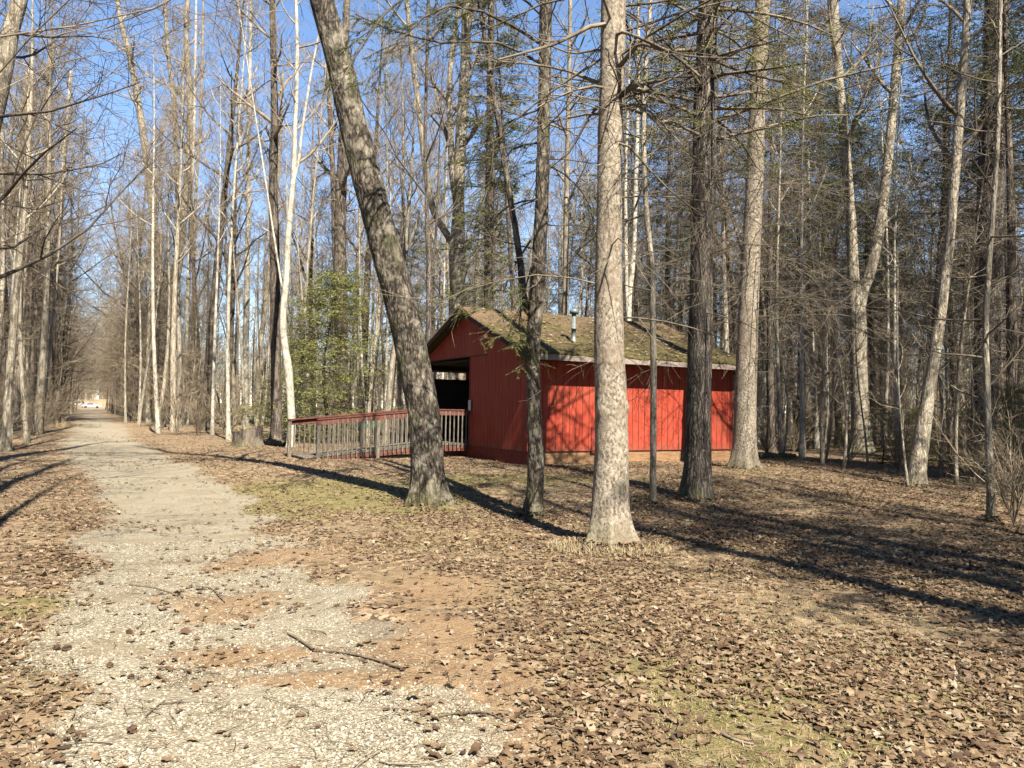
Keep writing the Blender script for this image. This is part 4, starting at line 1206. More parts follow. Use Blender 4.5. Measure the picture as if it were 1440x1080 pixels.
# far wood that reads as one mass
def farwoods():
    rng = np.random.default_rng(77)
    n = 1100
    a = np.radians(rng.uniform(-40, 40, n)); d = 112 + 210 * rng.random(n) ** .8
    x, y = d * np.sin(a), d * np.cos(a)
    y2 = rng.uniform(262, 330, 420); x = np.concatenate([x, pathc(y2) + rng.uniform(-45, 45, 420)]); y = np.concatenate([y, y2]); n = len(x)
    k = (np.abs(x - pathc(y)) > 4.0) | (y > 262)
    k &= ~((y > 200) & (np.abs(x - pathc(y)) < 11) & (y < 262))
    x, y = x[k], y[k]; n = len(x)
    H = rng.uniform(15, 25, n); K = 6; s = np.linspace(0, 1, K)
    P = np.empty((n, K, 3)); P[..., 0] = x[:, None] + rng.normal(0, .5, (n, 1)) * s; P[..., 1] = y[:, None]; P[..., 2] = H[:, None] * s - .2
    r = rng.uniform(.1, .25, (n, 1)) * (1 - .85 * s)
    a1, r1 = spawn(P, r, 14, .12, 1, 3.6, (45, 14), rng, 4, .12, .14, .5, .03, .4, .4)
    a2, r2 = spawn(a1, r1, 6, .2, 1, 1.9, (42, 15), rng, 3, .08, .2, .6, .016, .6, .3)
    tag(mk('far_woods', [tubes(P, r, 5), tubes(a1, r1, 3), tubes(a2, r2, 3)], MAT['twig']), 'far grey brown wood reading as one mass of twigs', 'woods', kind='stuff')


farwoods()

# ------------------------------------------------------------------ the red shelter
def redpaint():
    m, nt, b = newmat('red_siding')
    tc = nt.nodes.new('ShaderNodeTexCoord'); sp = nt.nodes.new('ShaderNodeSeparateXYZ'); nt.links.new(tc.outputs['Object'], sp.inputs[0])
    nrmn = nt.nodes.new('ShaderNodeNewGeometry')
    al = math_(nt, 'ADD', sp.outputs[0], sp.outputs[1])
    fr = math_(nt, 'FRACT', math_(nt, 'MULTIPLY', al, 1 / .203))
    gv = ramp(nt, fr, [(0, gr(0)), (.045, gr(0)), (.065, gr(1)), (.97, gr(1)), (1, gr(0))])
    v = mapped(nt, (9, 9, .7)); f = noise(nt, v, 2.2, 7, .65)
    f2 = noise(nt, mapped(nt, (1, 1, 1)), 1.3, 5, .6)
    c = ramp(nt, f, [(.3, (.34, .040, .018)), (.55, (.52, .070, .032)), (.75, (.60, .125, .066))])
    c = mixc(nt, ramp(nt, f2, [(.5, gr(0)), (.7, gr(.45))]), c, (.58, .145, .08))
    sd_ = math_(nt, 'ADD', sp.outputs[2], math_(nt, 'MULTIPLY', f2, .5))
    c = mixc(nt, ramp(nt, sd_, [(.80, gr(.5)), (1.0, gr(0))]), c, (.24, .12, .07))
    c = mixc(nt, gv, (.05, .010, .008), c)
    nt.links.new(c, b.inputs['Base Color']); b.inputs['Roughness'].default_value = .75
    bump(nt, b, math_(nt, 'ADD', gv, math_(nt, 'MULTIPLY', f, .25)), .6, .012)
    return m


MAT['red'] = redpaint()
MAT['redtrim'] = plain('red_trim', (.24, .035, .022), (.40, .075, .045), 9, .8, (1, 1, 1), .2)
MAT['redrail'] = plain('red_rail', (.09, .032, .023), (.25, .085, .058), 11, .8, (1, 1, 1), .2)  # darker than the trim: tree shade on the rails is in the colour
MAT['skirt'] = plain('weathered_board', (.27, .10, .05), (.44, .31, .16), 3.0, .9, (1, 1, 9), .3)
MAT['fascia'] = plain('faded_fascia', (.26, .185, .15), (.50, .41, .35), 6, .8, (1.5, 1.5, 6), .2)
MAT['darkwood'] = plain('dark_timber', (.035, .028, .022), (.10, .08, .06), 8, .9)
MAT['interior_shade'] = plain('painted_interior_shade', (.022, .017, .014), (.05, .04, .03), 5, .9)  # near-black colour stands in for the shade within the shelter
MAT['greywood'] = plain('grey_timber', (.07, .057, .043), (.30, .26, .20), 8, .85, (2, 2, .6), .3, .35)  # grey darkened, with the shade on the railing put into the colour
MAT['metal'] = plain('galvanised', (.13, .16, .15), (.27, .30, .28), 20, .45, spec=.5)
MAT['white'] = plain('white_sheet', (.72, .72, .70), (.82, .82, .80), 10, .6)


def roofmat():
    m, nt, b = newmat('mossy_shingles')
    P = mapped(nt, (1, 1, 1))
    st = mapped(nt, (2.0, 7, 2))
    f = noise(nt, P, 1.1, 6, .65); f2 = noise(nt, st, 3.5, 6, .7); f3 = noise(nt, P, 34, 5, .7)
    sh = ramp(nt, f3, [(.3, (.07, .046, .028)), (.5, (.22, .145, .078)), (.72, (.46, .31, .17))])
    sp = nt.nodes.new('ShaderNodeSeparateXYZ'); tc = nt.nodes.new('ShaderNodeTexCoord'); nt.links.new(tc.outputs['Object'], sp.inputs[0])
    moss = ramp(nt, f3, [(.3, (.04, .036, .013)), (.5, (.12, .10, .028)), (.7, (.30, .245, .07))])
    up_ = ramp(nt, math_(nt, 'MULTIPLY', sp.outputs[2], .2), [(.62, gr(.28)), (.86, gr(-.0))])
    k = ramp(nt, math_(nt, 'ADD', math_(nt, 'ADD', math_(nt, 'MULTIPLY', f, .5), math_(nt, 'MULTIPLY', f2, .5)), math_(nt, 'MULTIPLY', up_, .55)), [(.49, gr(0)), (.60, gr(.95))])
    c = mixc(nt, k, sh, moss)
    c = mixc(nt, ramp(nt, f2, [(.60, gr(0)), (.72, gr(.55))]), c, (.40, .26, .14))
    nt.links.new(c, b.inputs['Base Color'])
    cf = math_(nt, 'FRACT', math_(nt, 'MULTIPLY', sp.outputs[2], 1 / .052))
    cl = ramp(nt, cf, [(0, gr(0)), (.16, gr(1))])
    c = mixc(nt, math_(nt, 'MULTIPLY', math_(nt, 'SUBTRACT', 1.0, cl), .45), c, (.08, .06, .035))
    nt.links.new(c, b.inputs['Base Color'])
    bump(nt, b, math_(nt, 'ADD', math_(nt, 'ADD', f3, math_(nt, 'MULTIPLY', cl, .3)), math_(nt, 'MULTIPLY', k, .5)), .9, .04)
    return m


MAT['roof'] = roofmat()

HB = .21                     # ground level at the shelter
shel = empty('shelter', (BC[0], BC[1], 0), math.pi / 2 - BTH)
tag(shel, 'dark red timber shelter with mossy gabled roof and open front', 'shelter')
ze, zr = 1.44 + 1.6, 2.984 + 1.6     # eave and ridge heights of the roof surface
OE, OG = .56, .35
sl = (zr - ze) / (BW / 2 + OE)
zs = 1.6 - 1.05                      # bottom of the siding
TH = .10                             # wall thickness


def ztop(yy):                        # underside of the roof above a point across the house
    return ze + sl * (min(yy, BW - yy) + OE) - .17


def gable(x0, x1, holes, name, zb=zs):
    """a gable wall with rectangular openings, as vertical strips"""
    ys = sorted(set([0, BW / 2, BW] + [h[0] for h in holes] + [h[1] for h in holes]))
    ps = []
    for a_, b_ in zip(ys[:-1], ys[1:]):
        mid = (a_ + b_) / 2; lo = zb
        hh = [h for h in holes if h[0] <= mid <= h[1]]
        if hh: lo = hh[0][3]
        ps.append(hexa([[x0, a_, lo], [x0, a_, ztop(a_)], [x0, b_, lo], [x0, b_, ztop(b_)], [x1, a_, lo], [x1, a_, ztop(a_)], [x1, b_, lo], [x1, b_, ztop(b_)]]))
        if hh and hh[0][2] > zb: ps.append(box(x0, x1, a_, b_, zb, hh[0][2]))
    return mk(name, ps, MAT['red'], shel, False)


zh = 1.554 + 1.6 - .02               # header of the opening
gable(0, TH, [(3.4, 6.75, zs - .01, zh)], 'front_gable')
gable(BL - TH, BL, [], 'rear_gable')
mk('long_wall', [box(TH, BL - TH, 0, TH, zs, ztop(0) - .005)], MAT['red'], shel, False)
z1, z2 = 1.6 + .98, 1.6 + 1.26
mk('back_wall', [box(TH, BL - TH, BW - TH, BW, zs, z1), box(TH, BL - TH, BW - TH, BW, z2, ztop(0) - .005), box(TH, .22, BW - TH, BW, z1, z2), box(1.62, 1.74, BW - TH, BW, z1, z2), box(1.9, BL - TH, BW - TH, BW, z1, z2)], MAT['red'], shel, False)
mk('header_trim', [box(-.012, -.0, 2.35, 6.75, zh - .03, zh - .004)], MAT['darkwood'], shel, False)
mk('corner_trim', [box(-.02, -.001, .001, .11, zs, ztop(0)), box(BL - .10, BL + .02, -.02, -.001, zs, ztop(0) - .01)], MAT['redtrim'], shel, False)
mk('door_jamb', [box(-.015, TH + .01, 3.40, 3.45, zs + .01, zh - .01), box(-.015, TH + .01, 6.70, 6.75, zs + .01, zh - .01)], MAT['redtrim'], shel, False)
mk('shade_partition', [box(1.95, 2.02, 2.2, BW - TH - .01, zs, ztop(1.2)), box(TH + .01, 1.94, 2.2, 2.26, zs, ztop(2.2))], MAT['interior_shade'], shel, False)  # dividing walls added to keep the interior dark
mk('shade_lining', [box(TH + .02, 1.94, BW - TH - .02, BW - TH - .004, zs + .07, z1 - .003), box(TH + .02, 1.94, BW - TH - .02, BW - TH - .004, z2 + .003, ze - .03)], MAT['interior_shade'], shel, False)  # dark panels added over the red back wall, painted as interior shade
mk('ceiling_board', [box(TH + .02, BL - TH - .02, TH + .02, BW - TH - .02, ze - .02, ze + .02)], MAT['interior_shade'], shel, False)
mk('floor_deck', [box(TH + .005, BL - TH - .005, TH + .005, BW - TH - .005, zs - .08, zs + .06)], MAT['darkwood'], shel, False)
mk('skirt_board', [box(.03, BL - .03, .025, .07, HB - .25, zs - .004)], MAT['skirt'], shel, False)
mk('base_board', [box(.022, .07, .08, BW - .03, HB - .25, zs - .004), box(BL - .07, BL - .022, .08, BW - .03, HB - .25, zs - .004), box(.08, BL - .08, BW - .07, BW - .025, HB - .25, zs - .004)], MAT['redtrim'], shel, False)
mk('drip_line', [box(0, BL, -.012, 0, zs + .0, zs + .018)], MAT['redtrim'], shel, False)
hx = 1.9
hat = mk('access_hatch', [box(hx, hx + .09, -.032, -.003, zs - .06, zs + .62), box(hx + .09, hx + .95, -.032, -.003, zs - .06, zs + .03), box(hx + .86, hx + .95, -.032, -.003, zs + .03, zs + .62)], MAT['redtrim'], shel, False)


def roofslab():
    nx_, ny_ = 150, 80
    ps = []
    for side in (0, 1):
        xs = np.linspace(-OG, BL + OG, nx_); ts = np.linspace(0, 1, ny_)
        XX, TT = np.meshgrid(xs, ts)
        yy = -OE + (BW / 2 + OE) * TT
        zz = ze + sl * (yy + OE) + (.05 * (fbm(XX * 2.2 + side * 9, yy * 2.2, 7, 3) - .5) + .035 * (fbm(XX * 9 + side * 9, yy * 9, 17, 3) - .5)) * np.minimum(1, (1 - TT) * 8) - .03 * np.sin(TT * math.pi)
        edge = .03 * (fbm(XX * 5, yy * 0, 15, 2) - .5) * (TT == 0)
        if side: YY = BW - yy
        else: YY = yy
        top = np.stack([XX, YY + edge, zz], -1).reshape(-1, 3); bot = top.copy(); bot[:, 2] -= .05
        V = np.concatenate([top, bot]); n_ = nx_ * ny_
        i_ = (np.arange(ny_ - 1)[:, None] * nx_ + np.arange(nx_ - 1)[None, :]).ravel()
        q = np.stack([i_, i_ + 1, i_ + nx_ + 1, i_ + nx_], 1)
        e = []
        for r0 in range(nx_ - 1): e.append([r0, r0 + n_, r0 + 1 + n_, r0 + 1])
        for c0 in (0, nx_ - 1):
            for r0 in range(ny_ - 1):
                e.append([r0 * nx_ + c0, (r0 + 1) * nx_ + c0, (r0 + 1) * nx_ + c0 + n_, r0 * nx_ + c0 + n_])
        ps.append((V, np.concatenate([q, q + n_, np.array(e)])))
    return ps


roof = mk('roof', roofslab(), MAT['roof'], shel)
def roof_litter(rng):
    n = 1500
    x = rng.uniform(-OG + .05, BL + OG - .05, n); t = rng.random(n) ** 1.3 * .96 + .02
    yy = -OE + (BW / 2 + OE) * t
    z = ze + sl * (yy + OE) + .035 - .03 * np.sin(t * math.pi)
    k = vn(x * 1.5, yy * 1.5, 61) > .35; x, yy, z = x[k], yy[k], z[k]; n = len(x)
    L = .03 + .05 * rng.random(n); a = rng.random(n) * 6.283; w = L * rng.uniform(.15, .5, n)
    dx, dy = np.cos(a), np.sin(a)
    def c(u, v, h): 
        px_, py_ = x + u * dx * L - v * dy * w, yy + u * dy * L + v * dx * w
        return np.stack([px_, py_, z + (py_ - yy) * sl + h * L], 1)
    V = np.stack([c(-1, 0, .1), c(0, 1, .3), c(1, 0, .15), c(0, -1, 0)], 1).reshape(-1, 3)
    Q = np.arange(n)[:, None] * 4 + np.array([[0, 1, 2, 3]])
    o = mk('roof_litter', [(V, Q)], MAT['leaf'], roof); o['kind'] = 'stuff'


roof_litter(RNG)
mk('fascia', [box(-OG + .02, BL + OG - .02, -OE + .012, -OE + .05, ze - .20, ze - .056)], MAT['fascia'], shel, False)
mk('fascia', [box(-OG + .02, BL + OG - .02, BW + OE - .05, BW + OE - .012, ze - .20, ze - .056)], MAT['fascia'], shel, False)


def rake(x0, x1):
    ps = []
    for s_ in (0, 1):
        a_ = (-OE + .06, ze - .058 + sl * .06); b_ = (BW / 2 - .0, zr - .062)
        f_ = (lambda v: v) if not s_ else (lambda v: BW - v)
        ya, yb = f_(a_[0]), f_(b_[0] - .003)
        ps.append(hexa([[x0, ya, a_[1] - .15], [x0, ya, a_[1]], [x0, yb, b_[1] - .15], [x0, yb, b_[1]], [x1, ya, a_[1] - .15], [x1, ya, a_[1]], [x1, yb, b_[1] - .15], [x1, yb, b_[1]]]))
    return ps


for rk in rake(-OG + .015, -OG + .05) + rake(BL + OG - .05, BL + OG - .015):
    mk('rake_board', [rk], MAT['darkwood'], shel, False)
mk('soffit', [box(-OG + .06, BL + OG - .06, -OE + .06, -.025, ze - .19, ze - .17)], MAT['darkwood'], shel, False)


def vent(lx, ly, h, r, cap):
    z0 = ze + sl * (ly + OE) - .04
    p = mk('vent_pipe', [lathe([(z0, r * 1.5), (z0 + .07, r * 1.35), (z0 + .09, r), (z0 + h * .42, r), (z0 + h * .42, r * 1.22), (z0 + h * .48, r * 1.22), (z0 + h * .48, r), (z0 + h, r), (z0 + h, .001)], 18, lx, ly)], MAT['metal'], roof)
    if cap: mk('vent_cap', [lathe([(z0 + h - .04, r * 1.1), (z0 + h - .05, r * 2.0), (z0 + h + .03, r * 2.05), (z0 + h + .075, r * 1.4), (z0 + h + .09, .001)], 18, lx, ly)], MAT['metal'], p)


vent(1.72, .62, .82, .060, True)
vent(5.9, .35, .42, .045, False)

# entrance landing, ramp and its two railings
def loc2w(lx, ly, z):
    return np.array([BC[0] + BA[0] * lx + BG[0] * ly, BC[1] + BA[1] * lx + BG[1] * ly, z])


ramp_e = empty('ramp', (BC[0], BC[1], 0), math.pi / 2 - BTH)
tag(ramp_e, 'timber access ramp with red handrails leading to the shelter entrance', 'ramp')
zd = zs + .05; K0, K1 = -.03, -4.75; KL = -1.1


def zramp(lx):
    gz = HB + .05
    if lx > KL: return zd
    return zd + (gz - zd) * (KL - lx) / (KL - K1)


Y0, Y1 = 3.46, 4.82
deck = []
for i in range(34):
    a_ = K0 - (K0 - K1) * i / 34; b_ = K0 - (K0 - K1) * (i + .93) / 34
    za, zb_ = zramp(a_), zramp(b_)
    deck.append(hexa([[b_, Y0, zb_ - .04], [b_, Y0, zb_], [b_, Y1, zb_ - .04], [b_, Y1, zb_], [a_, Y0, za - .04], [a_, Y0, za], [a_, Y1, za - .04], [a_, Y1, za]]))
mk('ramp_deck', deck, MAT['greywood'], ramp_e, False)
st_ = []
for yy in (Y0 + .015, Y1 - .055):
    for a_, b_ in ((K0, KL), (KL, K1)):
        za, zb_ = zramp(a_) - .045, zramp(b_) - .045
        h_ = .17
        st_.append(hexa([[b_, yy, max(zb_ - h_, HB - .1)], [b_, yy, zb_], [b_, yy + .04, max(zb_ - h_, HB - .1)], [b_, yy + .04, zb_], [a_, yy, za - h_], [a_, yy, za], [a_, yy + .04, za - h_], [a_, yy + .04, za]]))
mk('stringer', st_, MAT['redrail'], ramp_e, False)
HR = .96
for side, yy, kend in ((0, Y0 - .03, -4.42), (1, Y1 + .03, -4.85)):
    rl = mk('handrail', [], None) if False else None
    ps = []
    for a_, b_ in ((K0, KL), (KL, kend)):
        za, zb_ = zramp(a_) + HR, zramp(b_) + HR
        for (w_, dz, hh) in ((.07, 0, .036), (.018, -.09, .13)):
            o_ = 0 if w_ == .07 else (-.03 if side == 0 else .03)
            ps.append(hexa([[b_, yy - w_ + o_, zb_ + dz - hh / 2], [b_, yy - w_ + o_, zb_ + dz + hh / 2], [b_, yy + w_ + o_, zb_ + dz - hh / 2], [b_, yy + w_ + o_, zb_ + dz + hh / 2],
                            [a_, yy - w_ + o_, za + dz - hh / 2], [a_, yy - w_ + o_, za + dz + hh / 2], [a_, yy + w_ + o_, za + dz - hh / 2], [a_, yy + w_ + o_, za + dz + hh / 2]]))
    mk('handrail', ps, MAT['redrail'], ramp_e, False)
    for lx in (KL, -2.75, kend + .05):
        zt = zramp(lx) + HR - .02
        mk('rail_post', [box(lx - .045, lx + .045, yy - .043, yy + .043, HB - .12, zt)], MAT['greywood'], ramp_e, False)
    n_ = 34
    for i in range(n_):
        lx = K0 - .08 + (kend + .12 - K0) * i / (n_ - 1)
        if min(abs(lx - q) for q in (KL, -2.75, kend + .05)) < .07: continue
        zt = zramp(lx) + HR - .03; zb_ = max(zramp(lx) - .13, HB - .04)
        s_ = .016
        mk('baluster', [box(lx - s_, lx + s_, yy + (.02 if side else -.05), yy + (.05 if side else -.02), zb_, zt)], MAT['greywood'], ramp_e, False)

# white notice on the door jamb
p = loc2w(-.03, 3.36, 0)
nb = empty('notice_sheet', (p[0], p[1], 1.6 - .05), math.pi / 2 - BTH)
tag(nb, 'small white notice fixed beside the shelter entrance', 'notice')
mk('sheet', [box(-.03, -.012, -.11, .04, 0, .30)], MAT['white'], nb, False)

# green topped table and dark box beyond the ramp
MAT['green_paint'] = plain('green_paint', (.015, .16, .085), (.03, .26, .14), 9, .5)
MAT['black_box'] = plain('black_metal', (.008, .008, .012), (.022, .022, .03), 9, .5)
x, y = at(520, 27.5)
tb = empty('picnic_table', (x, y, float(hgt(x, y))), .5); tag(tb, 'small green topped table beyond the ramp railing', 'table')
mk('tabletop', [box(-.34, .34, -.3 + i * .15, -.3 + i * .15 + .14, .70, .80) for i in range(4)], MAT['green_paint'], tb, False)
for sx_ in (-1, 1):
    for sy_ in (-1, 1): mk('leg', [beam((sx_ * .26, sy_ * .24, 0), (sx_ * .25, sy_ * .22, .695), .06, .06) if False else box(sx_ * .26 - .03, sx_ * .26 + .03, sy_ * .22 - .03, sy_ * .22 + .03, -.05, .698)], MAT['greywood'], tb, False)
x, y = at(563, 27)
bx_ = empty('fire_box', (x, y, float(hgt(x, y))), .45); tag(bx_, 'dark low metal box standing behind the ramp railing', 'box')
mk('body', [box(-.26, .26, -.24, .24, .05, .44)], MAT['black_box'], bx_, False)
mk('lid', [box(-.28, .28, -.26, .26, .445, .48)], MAT['black_box'], bx_, False)
for sx_ in (-1, 1):
    mk('leg', [box(sx_ * .2 - .03, sx_ * .2 + .03, -.2, .2, -.05, .048)], MAT['black_box'], bx_, False)

# ------------------------------------------------------------------ tree stump, logs
def stump():
    g = G(350, 622)
    g = np.array([*at(350, 29.5), 0]); g[2] = float(hgt(g[0], g[1]))
    root = empty('tree_stump', g); tag(root, 'broad sawn tree stump with a slanting pale cut in the clearing', 'stump')
    sides, K = 40, 14
    V = []
    for k in range(K):
        t = k / (K - 1)
        for j in range(sides):
            th = j / sides * 6.283
            r_ = .52 * (1 + .55 * math.exp(-t * 5) * (1 + .4 * math.cos(5 * th + 1)) + .05 * mnoise.noise((math.cos(th) * 3, math.sin(th) * 3, t * 2)) + .06 * abs(mnoise.noise((math.cos(th) * 7, math.sin(th) * 7, t * .5))))
            top = .66 + .16 * math.cos(th) + .03 * mnoise.noise((math.cos(th) * 2, math.sin(th) * 2, 9))
            V.append([r_ * math.cos(th), r_ * math.sin(th), -.1 + t * (top + .1)])
    Q = [[k * sides + j, k * sides + (j + 1) % sides, (k + 1) * sides + (j + 1) % sides, (k + 1) * sides + j] for k in range(K - 1) for j in range(sides)]
    mk('stump_bark', [(np.array(V), np.array(Q))], MAT['brown'], root)
    C = []; Rr = 6
    last = np.array(V[-sides:]); c0 = last.mean(0)
    W_ = np.concatenate([c0 + (last - c0) * (1 - i / Rr) * .97 + np.array([0, 0, .004]) for i in range(Rr)] )
    Q2 = [[k * sides + j, k * sides + (j + 1) % sides, (k + 1) * sides + (j + 1) % sides, (k + 1) * sides + j] for k in range(Rr - 1) for j in range(sides)]
    m, nt, b = newmat('cut_wood')
    tc = nt.nodes.new('ShaderNodeTexCoord')
    wv = nt.nodes.new('ShaderNodeTexWave'); wv.wave_type = 'RINGS'; wv.rings_direction = 'Z'; wv.inputs['Scale'].default_value = 9; wv.inputs['Distortion'].default_value = 3
    nt.links.new(tc.outputs['Object'], wv.inputs['Vector'])
    nt.links.new(ramp(nt, wv.outputs['Fac'], [(0, (.40, .30, .17)), (1, (.62, .51, .33))]), b.inputs['Base Color'])
    mk('cut_face', [(W_, np.array(Q2))], m, root)


stump()


def log(name, label, pts, r0, r1, mat, seed, cat='branch', twigs=4, lift=.0, tw=.3):
    """fallen branch through ground points given in metres"""
    rng = np.random.default_rng(seed)
    o = []
    for i, p in enumerate(pts):
        t = i / (len(pts) - 1); rr = r0 + (r1 - r0) * t
        o.append([p[0], p[1], float(hgt(p[0], p[1])) + rr * .7 + lift * math.sin(t * 3.1) + .01, rr])
    c = catmull(o, .05 if r0 < .05 else .12)
    c[:, :3] += rng.normal(0, r0 * .12, (len(c), 3))
    g = c[0, :3].copy(); g[2] = float(hgt(g[0], g[1]))
    P = c[None, :, :3]; r_ = c[None, :, 3]
    parts = [tubes(P, r_, 8)]
    ends = []
    if twigs:
        b, rb = spawn(P, r_, twigs, .2, .95, tw, (40, 12), rng, 5, -.02, .15, .6, .003, .4, .2, flat=True)
        b[..., 2] = np.maximum(b[..., 2], hgt(b[..., 0], b[..., 1]) + .006)
        parts.append(tubes(b, rb, 5))
    ob = mk(name, local(parts, g), MAT[mat])
    ob.location = g
    tag(ob, label, cat)


def gp(*a): return [G(*q)[:2] for q in a]


MAT['stick'] = plain('stick_wood', (.09, .065, .045), (.30, .22, .15), 14, .9, (1, 1, 1), .5)
log('fallen_stick', 'dark curved stick lying across the orange pine needles', gp((442, 916), (480, 920), (525, 930), (568, 944)), .006, .010, 'stick', 1, 'stick', 0)
log('fallen_stick', 'short thick broken stick left of the long curved stick', gp((404, 893), (420, 902), (441, 917)), .006, .009, 'stick', 2, 'stick', 2, tw=.15)
log('fallen_stick', 'thin dark twig lying on gravel left of the path centre', gp((182, 824), (215, 828), (258, 842)), .006, .004, 'stick', 3, 'stick', 2, tw=.2)
log('fallen_stick', 'crooked dark twig on the path edge of the needle patch', gp((276, 826), (298, 830), (316, 849)), .006, .005, 'stick', 4, 'stick', 3, tw=.15)
log('fallen_stick', 'pale dead stick by the lower edge of the gravel', gp((610, 1012), (655, 1005), (715, 1006)), .005, .007, 'deadtwig', 5, 'stick', 1, tw=.2)
log('fallen_stick', 'forked pale stick in the leaves at the bottom centre', gp((752, 1025), (775, 1025), (795, 1022)), .006, .004, 'deadtwig', 6, 'stick', 3, tw=.2)
log('fallen_stick', 'straight dark stick pointing to the bottom edge', gp((790, 1025), (808, 1045), (830, 1066)), .008, .006, 'stick', 7, 'stick', 1, tw=.15)
log('fallen_stick', 'long faint twig along the top of the lower gravel', gp((222, 940), (260, 944), (310, 950)), .004, .003, 'stick', 8, 'stick', 2, tw=.15)
log('fallen_stick', 'thin curved twig on gravel near the bottom of the path', gp((205, 1010), (216, 1000), (232, 988)), .004, .003, 'stick', 9, 'stick', 1, tw=.2)
log('fallen_stick', 'grey stick lying in leaves at the lower right', gp((1015, 1035), (1035, 1045), (1060, 1050)), .008, .005, 'deadtwig', 10, 'stick', 2, tw=.15)
log('fallen_branch', 'dark fallen branch on the ground right of the tilted trunk', gp((1300, 692), (1325, 697), (1360, 703)), .035, .02, 'furrow', 11, 'branch', 3, tw=.5)
log('fallen_log', 'grey fallen log on the forest floor right of the corner spruce', [at(1062, 24), at(1090, 24.6), at(1118, 25.2)], .11, .09, 'brown', 12, 'log', 0)
log('fallen_log', 'dark fallen log in the litter behind the ramp end', [at(378, 31), at(392, 30.2), at(404, 29.6)], .16, .12, 'furrow', 13, 'log', 0)
log('fallen_branch', 'bent bare branch arching over the thicket left of the stump', [at(318, 40), at(300, 40.5), at(280, 41)], .05, .02, 'furrow', 14, 'branch', 5, 2.4, .8)

MAT['cone'] = plain('pine_cone', (.05, .03, .02), (.16, .09, .05), 60, .8)


def cone(px, py, s, seed, label, group=None):
    g = G(px, py); rg = random.Random(seed)
    sides, K = 12, 12; V = []
    for k in range(K):
        t = k / (K - 1); rr = math.sin(math.pi * min(1, t * .93 + .05)) ** .7 * (1 - .25 * t)
        for j in range(sides):
            th = j / sides * 6.283 + (k % 2) * .26
            q = rr * s * .42 * (1 + .22 * (1 if (j + k) % 2 else -1))
            V.append([(t - .5) * s, q * math.cos(th), q * math.sin(th) + s * .3])
    Q = [[k * sides + j, k * sides + (j + 1) % sides, (k + 1) * sides + (j + 1) % sides, (k + 1) * sides + j] for k in range(K - 1) for j in range(sides)]
    o = mk('pine_cone', [(np.array(V), np.array(Q))], MAT['cone'], None, False)
    o.location = g; o.rotation_euler = (0, 0, rg.random() * 6.28)
    tag(o, label, 'pine cone', group)


for i, (px, py, s, lb, gp_) in enumerate(((80, 914, .055, 'dark pine cone on gravel, left one of a touching pair', None), (94, 915, .06, 'dark pine cone on gravel, right one of a touching pair', None), (182, 891, .05, 'dark pine cone on gravel above the pair of cones', None), (155, 939, .05, 'reddish pine cone alone on the gravel below the pair', None),
                               (186, 1031, .06, 'reddish pine cone nearest the bottom edge of the path', None), (184, 954, .04, 'small dark pine cone on the lower gravel', None), (332, 918, .045, 'small dark cone amid orange needles', None), (112, 797, .05, 'pine cone near the left edge of the path, farther one', None),
                               (105, 812, .05, 'pine cone near the left edge of the path, nearer one', None), (420, 794, .05, 'pine cone just above the pale gravel island', None), (443, 808, .045, 'pine cone touching the pale gravel island', None), (277, 853, .045, 'pine cone beside the crooked dark twig', None), (142, 822, .045, 'pine cone on gravel left of the thin dark twig', None), (420, 940, .04, 'pine cone in the needles below the curved stick', None))):
    cone(px, py, s, i, lb, gp_)


# big curled leaves that stand out are part of the leaf litter; below, the far end of the path
def bank():
    xs = np.linspace(-70, 50, 60); ps = []
    n_ = len(xs); prof = [(-7, -.3), (-4, .9), (0, 2.0), (6, 2.3), (30, 2.2)]
    V = []
    for x_ in xs:
        for dy, z_ in prof:
            yb = 250 + dy
            V.append([float(pathc(250)) + x_, yb + 3 * vn(x_ * .1, 0, 3), z_ * (.8 + .4 * vn(x_ * .13, 1, 2)) * (1 - sst(35, 62, abs(x_ + 8)))])
    k = len(prof)
    Q = [[i * k + j, (i + 1) * k + j, (i + 1) * k + j + 1, i * k + j + 1] for i in range(n_ - 1) for j in range(k - 1)]
    o = mk('bank', [(np.array(V), np.array(Q))], plain('bare_bank', (.36, .23, .13), (.56, .40, .25), .6, .9)); tag(o, 'bare tan bank beyond the far end of the path', 'bank', kind='structure')


bank()


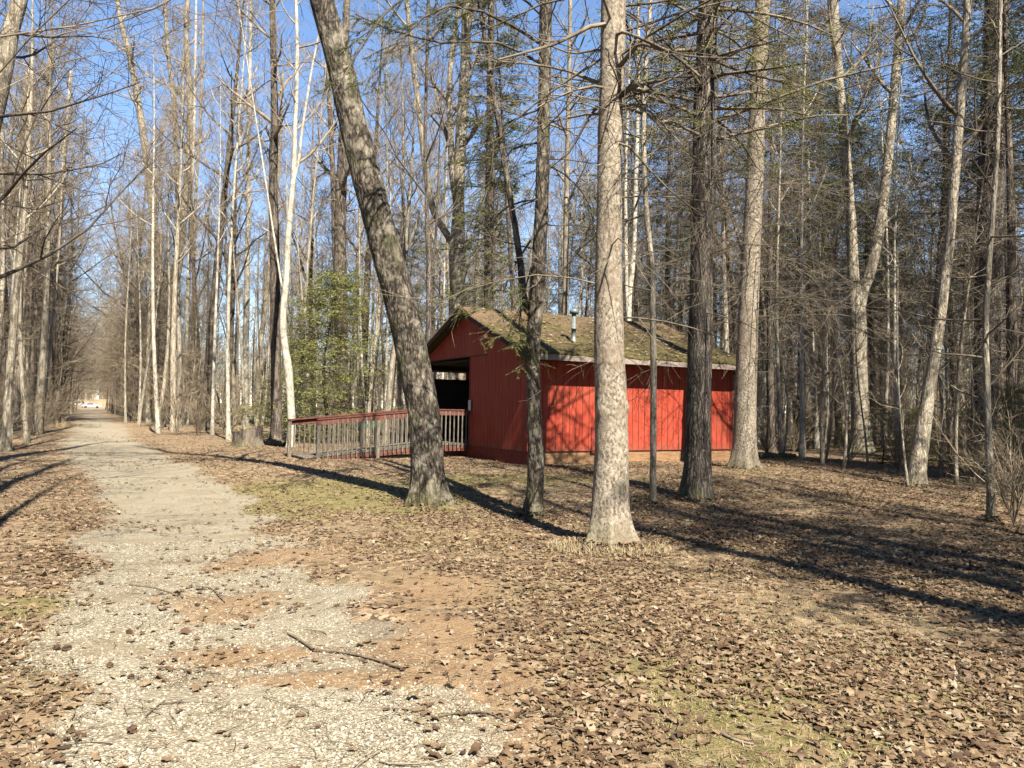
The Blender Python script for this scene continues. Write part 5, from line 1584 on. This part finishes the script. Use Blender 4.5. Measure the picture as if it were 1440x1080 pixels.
def vehicle(name, label, cat, x, y, rz, L, Wd, H, van, paint):
    e = empty(name, (x, y, float(hgt(x, y))), rz); tag(e, label, cat)
    if van: sec = [(-.5, .30, .62), (-.47, .25, .98), (.28, .25, 1.0), (.36, .25, .62), (.5, .25, .52), (.5, .25, .4)]
    else: sec = [(-.5, .28, .62), (-.38, .25, .66), (-.24, .25, 1.0), (.08, .25, 1.0), (.24, .25, .68), (.47, .25, .58), (.5, .28, .45)]
    V = []
    for (l, zb, zt) in sec:
        for (w, z) in ((-.5, zb), (-.5, (zb + min(zt, .62)) / 2 + .08), (-.42 if zt > .7 else -.48, zt), (.42 if zt > .7 else .48, zt), (.5, (zb + min(zt, .62)) / 2 + .08), (.5, zb)):
            V.append([l * L, w * Wd, z * H])
    n_ = len(sec); Q = [[i * 6 + j, i * 6 + (j + 1) % 6, (i + 1) * 6 + (j + 1) % 6, (i + 1) * 6 + j] for i in range(n_ - 1) for j in range(6)]
    Q += [[0, 1, 4, 5], [1, 2, 3, 4]] + [[(n_ - 1) * 6 + a for a in q] for q in ([0, 1, 4, 5], [1, 2, 3, 4])]
    body = mk('body', [(np.array(V), np.array(Q))], paint, e, False)
    gl = []
    for s_ in (-1, 1):
        if van: gl.append(box(-.40 * L, .22 * L, s_ * Wd * .47 - .02, s_ * Wd * .47 + .02, H * .66, H * .90))
        else: gl.append(box(-.24 * L, .10 * L, s_ * Wd * .465 - .03, s_ * Wd * .465 + .03, H * .68, H * .93))
    gl.append(box(-.505 * L if van else -.34 * L, -.485 * L if van else -.30 * L, -Wd * .36, Wd * .36, H * .68, H * .9))
    mk('window', gl, MAT['black_box'], body, False)
    for sx_ in (-.31, .31):
        for sy_ in (-1, 1):
            a = np.arange(14) * 2 * math.pi / 14
            V = np.concatenate([np.stack([sx_ * L + r_ * np.cos(a), np.full(14, sy_ * Wd * .5 + o_), .32 + r_ * np.sin(a)], 1) for r_, o_ in ((.01, -.11), (.32, -.11), (.32, .02), (.2, .025), (.01, .02))])
            Q = [[k * 14 + j, k * 14 + (j + 1) % 14, (k + 1) * 14 + (j + 1) % 14, (k + 1) * 14 + j] for k in range(4) for j in range(14)]
            mk('wheel', [(V, np.array(Q))], MAT['black_box'], e)


cpaint = plain('silver_paint', (.52, .56, .62), (.60, .64, .70), 3, .35, bs=0, spec=.5)
wpaint = plain('cream_paint', (.74, .68, .58), (.82, .76, .66), 3, .4, bs=0, spec=.5)
x, y = at(129, 214); vehicle('parked_car', 'silver car parked across the far end of the path', 'car', x, y, .5, 4.6, 1.8, 1.45, False, cpaint)
x, y = at(112, 216); vehicle('parked_van', 'cream white van parked left of the silver car', 'van', x, y, 1.9, 4.8, 2.0, 2.0, True, wpaint)

# ------------------------------------------------------------------ light
ELEV, AZ = R(48), R(24)           # sun behind the camera, a little to the right
sdir = Vector((math.cos(ELEV) * math.sin(AZ), -math.cos(ELEV) * math.cos(AZ), math.sin(ELEV)))
sun = bpy.data.lights.new('sun', 'SUN'); sun.energy = 5.0; sun.angle = R(.53); sun.color = (1, .93, .81)
so = bpy.data.objects.new('sun', sun); COL.objects.link(so)
so.rotation_euler = sdir.to_track_quat('Z', 'Y').to_euler(); so.location = (4, -8, 20)
w = bpy.data.worlds.new('World'); scene.world = w; w.use_nodes = True
nt = w.node_tree; bg = nt.nodes['Background']
sky = nt.nodes.new('ShaderNodeTexSky'); sky.sky_type = 'NISHITA'; sky.sun_disc = False
sky.sun_elevation = ELEV; sky.sun_rotation = math.pi - AZ
sky.air_density = 1.0; sky.dust_density = .05; sky.ozone_density = 4.5; sky.altitude = 250
nt.links.new(sky.outputs[0], bg.inputs[0]); bg.inputs[1].default_value = .05
vs = scene.view_settings; vs.view_transform = 'Standard'; vs.look = 'None'; vs.exposure = 2.38; vs.gamma = 1; vs.use_curve_mapping = False
scene.render.film_transparent = False
cy = scene.cycles
cy.max_bounces = 5; cy.diffuse_bounces = 3; cy.glossy_bounces = 2; cy.transmission_bounces = 2; cy.transparent_max_bounces = 4
cy.use_denoising = True
